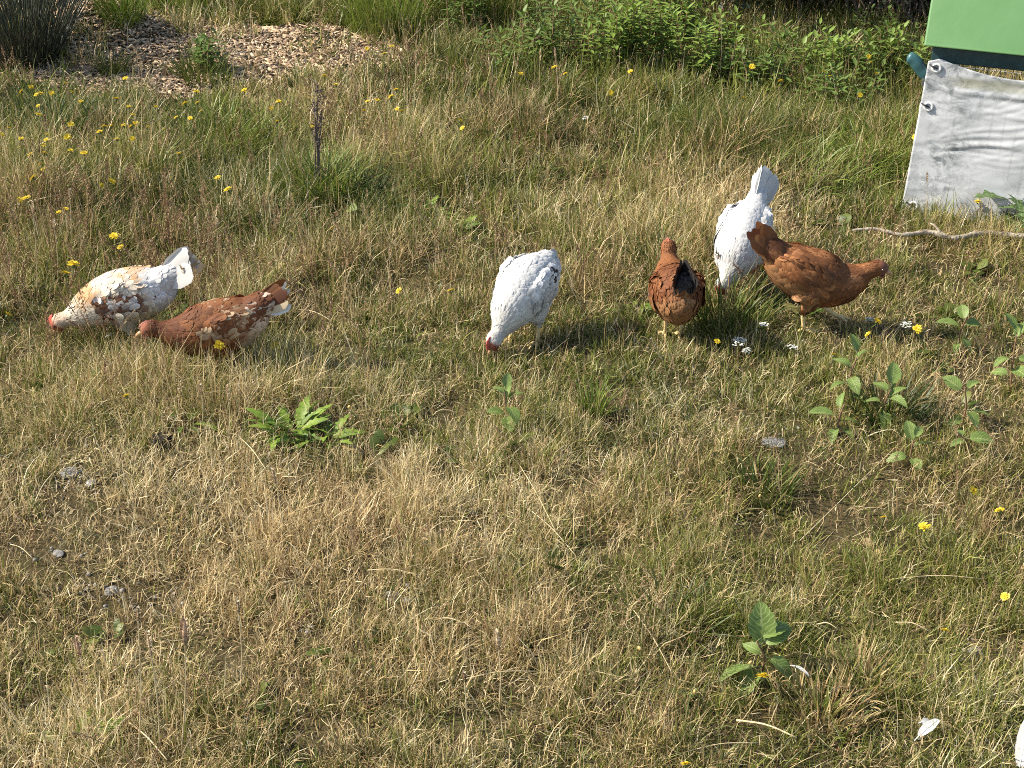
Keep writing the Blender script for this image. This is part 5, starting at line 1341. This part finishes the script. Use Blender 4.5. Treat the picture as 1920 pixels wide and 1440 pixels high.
for (px, py, lab, kw) in [
    (1410, 125, 'yellow flower on a tall stem in front of the dark shrubs', dict(hz=.2)), (1464, 152, 'tilted yellow flower above the combed tussock', dict(hz=.2)), (1395, 184, 'half hidden yellow flower left of the combed tussock', {}),
    (1613, 178, 'yellow flower in the grass well left of the handle', dict(hz=.18)), (1716, 257, 'yellow flower touching the left edge of the tarpaulin', dict(hz=.16)), (1833, 378, 'orange yellow flower standing in front of the tarpaulin', dict(hz=.10)),
    (1727, 437, 'yellow flower beside the fallen branch', dict(hz=.05, r_=.016)), (138, 495, 'large yellow flower left of the cream hen', dict(hz=.16, r_=.019)), (122, 512, 'yellow flower just below the large one, left of the cream hen', dict(hz=.14, r_=.016)),
    (215, 443, 'yellow flower above the back of the cream hen', dict(hz=.15, r_=.018)), (226, 463, 'dull orange flower above the back of the cream hen', dict(hz=.13, r_=.011)), (15, 590, 'yellow flower at the left edge below the cream hen', dict(r_=.015)),
    (410, 647, 'yellow flower in front of the left brown hen', dict(hz=.13, r_=.016)), (515, 647, 'yellow flower behind the tail of the left brown hen', dict(hz=.09, r_=.014)), (237, 742, 'yellow flower in the dry grass below the two left hens', {}),
    (655, 763, 'pale yellow bud right of the bright leafy rosette', dict(bud=True, r_=.02)), (748, 545, 'small yellow flower left of the white hen in the middle', dict(r_=.012)), (845, 545, 'yellow flower close left of the white hen in the middle', dict(r_=.014)),
    (625, 427, 'yellow flower below the dark tussock', {}), (1433, 503, 'large ragged yellow flower between the white and the striding hen', dict(hz=.10, r_=.021)), (1434, 531, 'small yellow flower under the large ragged one', dict(r_=.010)),
    (1363, 516, 'yellow flower at the beak of the back white hen', dict(r_=.012)), (1720, 617, 'yellow flower right of the striding hen', dict(r_=.014)), (1645, 602, 'yellow flower at the toes of the striding hen', dict(r_=.013)),
    (1563, 665, 'orange yellow flower above the seedling cluster', dict(r_=.012)), (1627, 627, 'faded orange flower below the toes of the striding hen', dict(r_=.010)), (1345, 640, 'pale yellow flower left of the white flower heads', dict(r_=.010)),
    (1597, 905, 'small yellow bud left of the lowest seedling', dict(bud=True)), (1657, 970, 'small yellow flower in the turf below the seedling cluster', dict(r_=.009)), (1825, 920, 'yellow flower right of the lowest seedling', dict(r_=.013)),
    (1874, 957, 'yellow flower near the right edge', dict(r_=.012)), (1733, 987, 'yellow flower in the turf at right, lowest of three', dict(r_=.014)), (1425, 930, 'orange bud on the olive tuft', dict(bud=True, r_=.016)),
    (1885, 1118, 'yellow flower at the right edge of the lower turf', dict(r_=.010)), (1772, 1182, 'yellow flower right of the reddish tuft', dict(r_=.011)), (1807, 1142, 'tiny yellow bud above the lower right flower', dict(bud=True)),
    (1430, 1268, 'full yellow flower in front of the bottom seedling', dict(hz=.06, r_=.0155)), (1407, 1242, 'yellow bud left of the full flower at the bottom seedling', dict(bud=True, hz=.09, r_=.014)), (1303, 1297, 'orange bud left of the bottom seedling', dict(bud=True, r_=.014)),
    (1285, 1432, 'yellow flower on the bottom edge of the picture', dict(r_=.009)), (1200, 1216, 'dull orange bud in the lower middle turf', dict(bud=True, r_=.016))]:
    flower(px, py, lab, None, **kw)

# white yarrow heads
M['white_floret'] = flat_leaf('white_floret', (.66, .66, .60), (.74, .74, .70), 100, .2, .02)
def yarrow(px, py, label, n=16, r_=.022, hz=.07):
    p = P(px, py, hz); gz = Hs(p.x, p.y); p = P(px, py, hz + gz); root = empty('white_flower', (p.x, p.y, gz)); tag(root, label, 'flower', 'white flower heads by the striding hen')
    fl, st = MB(), MB()
    v, q, t_ = tube(smooth_path([(0, 0, -.01), (.006, 0, hz * .5), (0, 0, hz * .8)], 6), .0016, 5, False); st.add(v, q, None)
    for i in range(n * 2):
        a, rr = rng.random() * 6.283, r_ * .9 * math.sqrt(rng.random()); c = np.array([rr * math.cos(a), rr * math.sin(a), hz + rng.normal(0, .003) - rr * .25])
        v, q, t_ = tube(np.array([(0, 0, hz * .78), c]), .0007, 4, False); st.add(v, q, None)
        for k in range(5):
            b = k / 5 * 6.283 + a; d = np.array([math.cos(b), math.sin(b), .3]) * .0030; s = np.array([-math.sin(b), math.cos(b), 0]) * .0016
            fl.add([c - s * .5, c + s * .5, c + d + s, c + d - s], [(0, 1, 2, 3)])
    st.build('stem', M['flower_stem'], root); tag(fl.build('florets', M['white_floret'], root), kind='stuff')
yarrow(1385, 638, 'largest white flower head, low in the grass below the back white hen', 26, .026, .06)
yarrow(1432, 607, 'small white flower head above the largest one', 14, .014, .08)
yarrow(1400, 655, 'white flower head touching the largest one from below', 12, .014, .05)
yarrow(1485, 648, 'sparse white flower head right of the largest one', 9, .016, .04)
yarrow(1700, 607, 'white flower head right of the toes of the striding hen', 14, .02, .06)
yarrow(1632, 597, 'white florets at the toes of the striding hen', 9, .014, .05)
yarrow(1098, 220, 'pale pinkish flower head in the upper middle grass', 10, .016, .14)

# ------------------------------------------------------------------ stalks, straw, seed heads
M['straw'] = solid('straw', (.50, .38, .20), (.62, .52, .32), 90, .6)
M['dark_stalk'] = solid('dead_dark_stalk', (.075, .055, .048), (.14, .105, .09), 120, .8)
M['seed_mauve'] = solid('seed_head_mauve', (.38, .26, .17), (.50, .37, .25), 150, .8)
M['seed_pale'] = solid('seed_head_pale', (.52, .40, .25), (.66, .56, .40), 150, .8)
def seed_stalk(name, px_top, py_top, px_base, py_base, label, head, head_r, mat, stem_r=.0014, cat='seed head', group='grass seed heads on tall stalks', stem_mat='straw'):
    """a stalk from its foot on the ground to a seed head; the top stands above the foot, swayed a little"""
    g = G(px_base, py_base); top = PY(px_top, py_top, g.y - .01); t3 = np.array([top.x - g.x, top.y - g.y, top.z - g.z])
    root = empty(name, g); tag(root, label, cat, group)
    pth = smooth_path([(0, 0, -.01), t3 * .5 + np.array([.006, .0, 0]), t3], 10)
    mb = MB(); v, q, t_ = tube(pth, np.linspace(stem_r * 1.2, stem_r * .7, 10), 5); mb.add(v, q, t_); mb.build('stem', M[stem_mat], root)
    if head:
        d = pth[-1] - pth[-3]; d /= np.linalg.norm(d); mb = MB(); n = 150
        s = rng.random(n); prof = np.sin(np.clip(s, .05, .97) * math.pi) ** .65
        o_ = rng.normal(0, 1, (n, 3)); o_ -= o_.dot(d)[:, None] * d; o_ /= np.linalg.norm(o_, axis=1)[:, None]
        c = pth[-1] - d * head * (1 - s)[:, None] * 1.0 + o_ * (head_r * prof * rng.random(n) ** .4)[:, None]
        u = (d * .7 + o_ * .6) * .006; w = np.cross(o_, d) * .0018; b = o_ * .0012
        for tri in range(1):
            V = np.stack([c - u * .4, c + w, c + u, c - w], 1).reshape(-1, 3); mb.add(V, np.arange(4 * n).reshape(-1, 4))
        v, q, t_ = tube(np.array([pth[-1] - d * head, pth[-1] - d * head * .5, pth[-1]]), np.array([head_r * .35, head_r * .6, head_r * .1]), 6); mb.add(v, q, t_)
        tag(mb.build('seed_head', M[mat], root), kind='stuff')
SS = 'seed_stalk'
for a in [(346, 1160, 338, 1420, 'thick mauve seed head on a tall stalk at the lower left', .062, .0085, 'seed_mauve'), (276, 1185, 300, 1415, 'slim pale seed head left of the thick mauve one', .055, .0045, 'seed_pale'),
          (142, 1195, 160, 1330, 'faint mauve seed head at far lower left', .05, .006, 'seed_mauve'), (258, 1140, 258, 1430, 'thin straight straw stalk left of the seed heads', .03, .0025, 'seed_pale'),
          (445, 1128, 450, 1300, 'thin pale stalk right of the thick mauve seed head', .03, .0022, 'seed_pale'), (130, 355, 131, 500, 'pale seed spike above the cream hen', .03, .0045, 'seed_pale'),
          (100, 412, 108, 540, 'pale seed head left of the cream hen', .035, .005, 'seed_pale'), (60, 380, 68, 560, 'slim seed head at the left edge above the cream hen', .04, .004, 'seed_pale'),
          (425, 722, 428, 830, 'bright seed spike below the left brown hen', .05, .0035, 'seed_pale'), (375, 722, 378, 800, 'short pale seed spike beside the bright one', .03, .003, 'seed_pale'),
          (405, 410, 408, 540, 'pale seed head above the left brown hen', .035, .005, 'seed_pale'), (365, 408, 372, 520, 'slanting pale seed head right of the cream tail', .035, .0045, 'seed_pale'),
          (208, 95, 204, 205, 'tall pale seed spike by the woodchips', .05, .005, 'seed_pale'), (265, 120, 262, 205, 'pale seed spike in the middle of the woodchip edge', .04, .005, 'seed_pale'),
          (438, 108, 430, 200, 'straw seed spike right of the bushy tussock', .045, .005, 'seed_pale'), (75, 72, 62, 120, 'curved white seed head before the rushes', .035, .005, 'seed_pale'),
          (42, 68, 46, 120, 'brown seed head before the rushes', .04, .006, 'seed_mauve'), (10, 75, 18, 122, 'drooping pale seed head at the left edge before the rushes', .035, .005, 'seed_pale'),
          (470, 20, 462, 150, 'tall straw stalk rising over the woodchips', .06, .004, 'seed_pale'), (660, 70, 640, 200, 'straw stalk at the right end of the woodchips', .06, .004, 'seed_pale'),
          (930, 1182, 936, 1330, 'pale branching seed stalk in the lower middle', .05, .005, 'seed_pale'), (870, 1262, 868, 1430, 'thin upright straw with a pale tip at the bottom middle', .02, .002, 'seed_pale'),
          (510, 880, 530, 1010, 'cluster straw standing right of the dry patch', .04, .003, 'seed_pale'), (1185, 0, 1180, 90, 'tall pale dead stalk at the top edge', 0, 0, None), (1352, 35, 1348, 165, 'pale dead stalk rising from the herbs', 0, 0, None),
          (1040, 90, 1046, 220, 'straw stalk in the grass below the top herbs', .05, .004, 'seed_pale'), (780, 95, 770, 260, 'slim straw stalk right of the dead stalk', .05, .004, 'seed_pale')]:
    seed_stalk(SS, *a, cat='seed head' if a[5] else 'stalk')
# the tall dark dead dock stalk
g = G(597, 382); root = empty('dead_stalk', g); tag(root, 'tall dark dead stalk with withered seeds standing at the upper left', 'dead stalk')
mb = MB()
for off, tx_, ty_ in ((0, 594, 150), (.006, 588, 190), (-.006, 604, 205), (.003, 598, 260), (-.004, 590, 240)):
    top = PY(tx_, ty_, g.y); tt_ = np.array([top.x - g.x, 0, top.z - g.z]); pth = smooth_path([(off, 0, -.01), tt_ * .5 + np.array([off, 0, 0]), tt_], 12)
    v, q, t_ = tube(pth, np.linspace(.0042, .0018, 12), 6); mb.add(v, q, t_)
mb.build('stem', M['dark_stalk'], root)
top = PY(594, 150, g.y); tt_ = np.array([top.x - g.x, 0, top.z - g.z]); n = 420; s = .45 + .55 * rng.random(n); c = tt_[None] * s[:, None] + rng.normal(0, .009, (n, 3)) + np.stack([.012 * np.sin(s * 30), np.zeros(n), np.zeros(n)], 1)
d = rng.normal(0, 1, (n, 3)); d /= np.linalg.norm(d, axis=1)[:, None]; e = np.cross(d, rng.normal(0, 1, (n, 3))); e /= np.linalg.norm(e, axis=1)[:, None]
mb = MB(); mb.add(np.stack([c - d * .004, c + e * .003, c + d * .004, c - e * .003], 1).reshape(-1, 3), np.arange(4 * n).reshape(-1, 4)); tag(mb.build('withered_seeds', M['dark_stalk'], root), kind='stuff')

def fallen(px0, py0, px1, py1, label, r_=.0016, lift=(.03, .035), bow=.01, mat='straw', name='fallen_straw', cat='straw', group='fallen straws'):
    a, b_ = P(px0, py0, lift[0]), P(px1, py1, lift[1]); a.z += Hs(a.x, a.y); b_.z += Hs(b_.x, b_.y)
    m_ = (a + b_) / 2 + Vector((0, 0, bow)); pth = smooth_path([tuple(a), tuple(m_), tuple(b_)], 10)
    mb = MB(); v, q, t_ = tube(pth, np.linspace(r_, r_ * .7, 10) * .72, 6); mb.add(v - np.array(m_), q, t_); o = mb.build(name, M[mat], None); o.location = m_; tag(o, label, cat, group)
for a in [(1380, 1361, 1492, 1398, 'thick pale straw lying near the bottom edge', .0030), (812, 1178, 872, 1187, 'short bright straw lying in the lower middle', .0022), (1680, 1165, 1745, 1176, 'pale straw lying left of a yellow flower', .0020),
          (1187, 1163, 1260, 1275, 'long straw slanting across the lower middle', .0018), (240, 1337, 312, 1415, 'flattened bent straw at the lower left', .0024), (305, 1274, 130, 1440, 'long slanting straw running to the bottom left corner', .0018),
          (100, 895, 62, 950, 'short pale straw in the bare patch at left', .0022), (20, 1020, 62, 1045, 'curved straw at the left edge', .0016), (970, 880, 1045, 1020, 'thin straw slanting in the middle of the dry turf', .0015),
          (1670, 1080, 1845, 1082, 'long thin yellowish straw lying at right', .0016), (1280, 1425, 1420, 1408, 'yellow straw on the bottom edge', .0016), (1545, 1320, 1590, 1300, 'short straw beside the fallen feather', .0016),
          (990, 968, 1080, 1060, 'green straw slanting below the dry patch', .0015), (1255, 880, 1100, 1010, 'thin straw crossing the middle right turf', .0014), (560, 575, 620, 598, 'pale straw behind the left brown hen', .0018),
          (860, 1290, 1010, 1272, 'bowed straw in the lower middle', .0016), (1530, 1175, 1570, 1185, 'short pale straw right of the bottom seedling', .0018), (690, 1080, 790, 1095, 'straw crossing the grey gravel spot', .0014),
          (1500, 1010, 1850, 690, 'very long thin stalk slanting up to the right edge', .0016), (1700, 600, 1640, 700, 'thin stalk leaning over the seedlings', .0012), (450, 830, 500, 890, 'thick pale straw below the bright rosette', .002)]:
    fallen(*a)

# fallen branch in front of the coop
M['branch'] = solid('branch_bark', (.22, .17, .12), (.46, .40, .31), 55, .9, .6, 90)
pp = [P(px, py, .058) for px, py in ((1598, 438), (1640, 437), (1690, 441), (1740, 437), (1790, 441), (1835, 434), (1880, 432), (1925, 437))]
pp = [np.array((p.x, p.y, p.z + Hs(p.x, p.y) - .006 + .008 * (k % 2))) for k, p in enumerate(pp)]
root = empty('fallen_branch', tuple(pp[3])); tag(root, 'pale crooked fallen branch lying in the grass before the coop', 'branch')
pth = smooth_path([p - pp[3] for p in pp], 40); rad = np.interp(np.linspace(0, 1, 40), [0, .1, .4, .48, .52, .9, 1], [.004, .006, .008, .012, .009, .011, .010]) * (1 + .15 * np.sin(np.arange(40) * 1.7))
mb = MB(); v, q, t_ = tube(pth, rad, 9); mb.add(v, q, t_); mb.build('limb', M['branch'], root)
mb = MB(); v, q, t_ = tube(smooth_path([pth[20], pth[20] + np.array([-.03, .02, .03]), pth[20] + np.array([-.045, .05, .028])], 8), np.linspace(.006, .002, 8), 6); mb.add(v, q, t_); mb.build('twig', M['branch'], root)

# stones, clod
M['stone'] = solid('grey_stone', (.15, .145, .135), (.32, .31, .29), 60, .9, .5, 150)
M['clod'] = solid('dark_earth', (.018, .013, .010), (.05, .036, .026), 90, .95, .9, 150)
def stone(px, py, label, r_, mat='stone', name='stone', cat='stone', group='grey stones in the turf', flat=.55):
    g = G(px, py); n = 12; V = []
    rg = np.random.default_rng(int(px * 7 + py)); dirs = []
    me = bpy.data.meshes.new(name); import bmesh
    bm = bmesh.new(); bmesh.ops.create_icosphere(bm, subdivisions=3, radius=1.0); me_ = [v.co.copy() for v in bm.verts]
    off = rg.uniform(0, 50)
    for v in bm.verts:
        c = v.co; k = 1 + .45 * (float(vnoise(np.array([c.x * 1.1 + off]), np.array([c.y * 1.1 + c.z * 1.7]), .8, 9)[0]) - .5) + .15 * (float(vnoise(np.array([c.x * 3 + off]), np.array([c.y * 3 + c.z * 4]), .8, 8)[0]) - .5)
        v.co = Vector((c.x * k * 1.25, c.y * k, c.z * k * flat)) * r_
    bm.to_mesh(me); bm.free(); me.materials.append(M[mat])
    for p_ in me.polygons: p_.use_smooth = True
    o = obj(name, me); o.location = (g.x, g.y, g.z + r_ * flat * .5); o.rotation_euler = (0, 0, rg.uniform(0, 6)); tag(o, label, cat, group)
stone(380, 306, 'grey stone in the grass beside the wide fresh tussock', .022, flat=.8)
stone(130, 890, 'pale grey stone in the bare patch at left', .020); stone(172, 908, 'smaller grey stone right of the pale one at left', .013)
stone(862, 960, 'flat pale grey stone in the dry middle turf', .020, flat=.35); stone(888, 964, 'small grey stone touching the flat pale one', .011)
stone(735, 1122, 'grey stone in the gravel spot at the lower middle', .016); stone(765, 1128, 'small dark stone right of the lower middle gravel', .011)
stone(1448, 832, 'flat light grey stone left of the seedlings', .026, flat=.3); stone(110, 1040, 'round stone at the left edge', .012); stone(1828, 1222, 'round pale stone at lower right', .013)
stone(1248, 672, 'pale flat stone below the hen walking away', .018, flat=.35); stone(210, 1110, 'grey stone in the pebbly patch at lower left', .014)
stone(302, 832, 'dark crumbly earth clod in the dry grass', .026, 'clod', 'earth_clod', 'earth clod', None, .7)

# shed feathers on the ground
M['white_feather'] = attr_color('white_feather', 'fcol', .7, .25, .02)
def shed(px, py, label, L_, W_, az, tilt, z, bend=.25):
    g = P(px, py, z); root = empty('shed_feather', (g.x, g.y, Hs(g.x, g.y) + z)); tag(root, label, 'feather', 'shed white feathers')
    n = 14; V, A_, Q = [], [], []
    for k in range(n):
        t = k / (n - 1); w = W_ * .5 * math.sin(min(.97, .06 + t * .92) * math.pi) ** .55 * (1 + .18 * (rng.random() - .5))
        for e in (-1, -.5, 0, .5, 1):
            V.append((t * L_, e * w, -bend * L_ * t * t + abs(e) * w * .35)); A_.append(WHITE * (.95 + .1 * rng.random()))
    for k in range(n - 1):
        for j in range(4): a = 5 * k + j; Q.append((a, a + 1, a + 6, a + 5))
    o = obj('vane', np_mesh('vane', V, np.array(Q), None, M['white_feather'], True, {'fcol': ('FLOAT_VECTOR', A_)}), root)
    mb = MB(); v, q, t_ = tube(np.array([(-.25 * L_, 0, -.002), (0, 0, .001), (.5 * L_, 0, -.25 * bend * L_ + .001), (.95 * L_, 0, -.9 * bend * L_ + .001)]), np.array([.0012, .0011, .0008, .0003]), 5); mb.add(v, q, t_); mb.build('quill', M['white_plastic'], root)
    root.rotation_euler = (rng.normal(0, .2), -tilt, az)
shed(1722, 1388, 'curled white feather lying in the dark grass at the bottom right', .055, .022, R(35), .35, .035, .1)
shed(1726, 1362, 'scrap of white down beside the curled feather', .020, .014, R(10), .1, .04)
shed(1488, 1262, 'small grey white feather right of the bottom seedling', .035, .012, R(-40), .1, .045, .3)
shed(1912, 1440, 'large white feather standing up at the bottom right edge', .10, .03, R(70), 1.1, .03, .1)
shed(1330, 385, 'tuft of white down in the short grass left of the raised white tail', .03, .02, R(0), .1, .03)
shed(200, 636, 'small white feather in the grass below the cream hen', .03, .010, R(40), .3, .05)
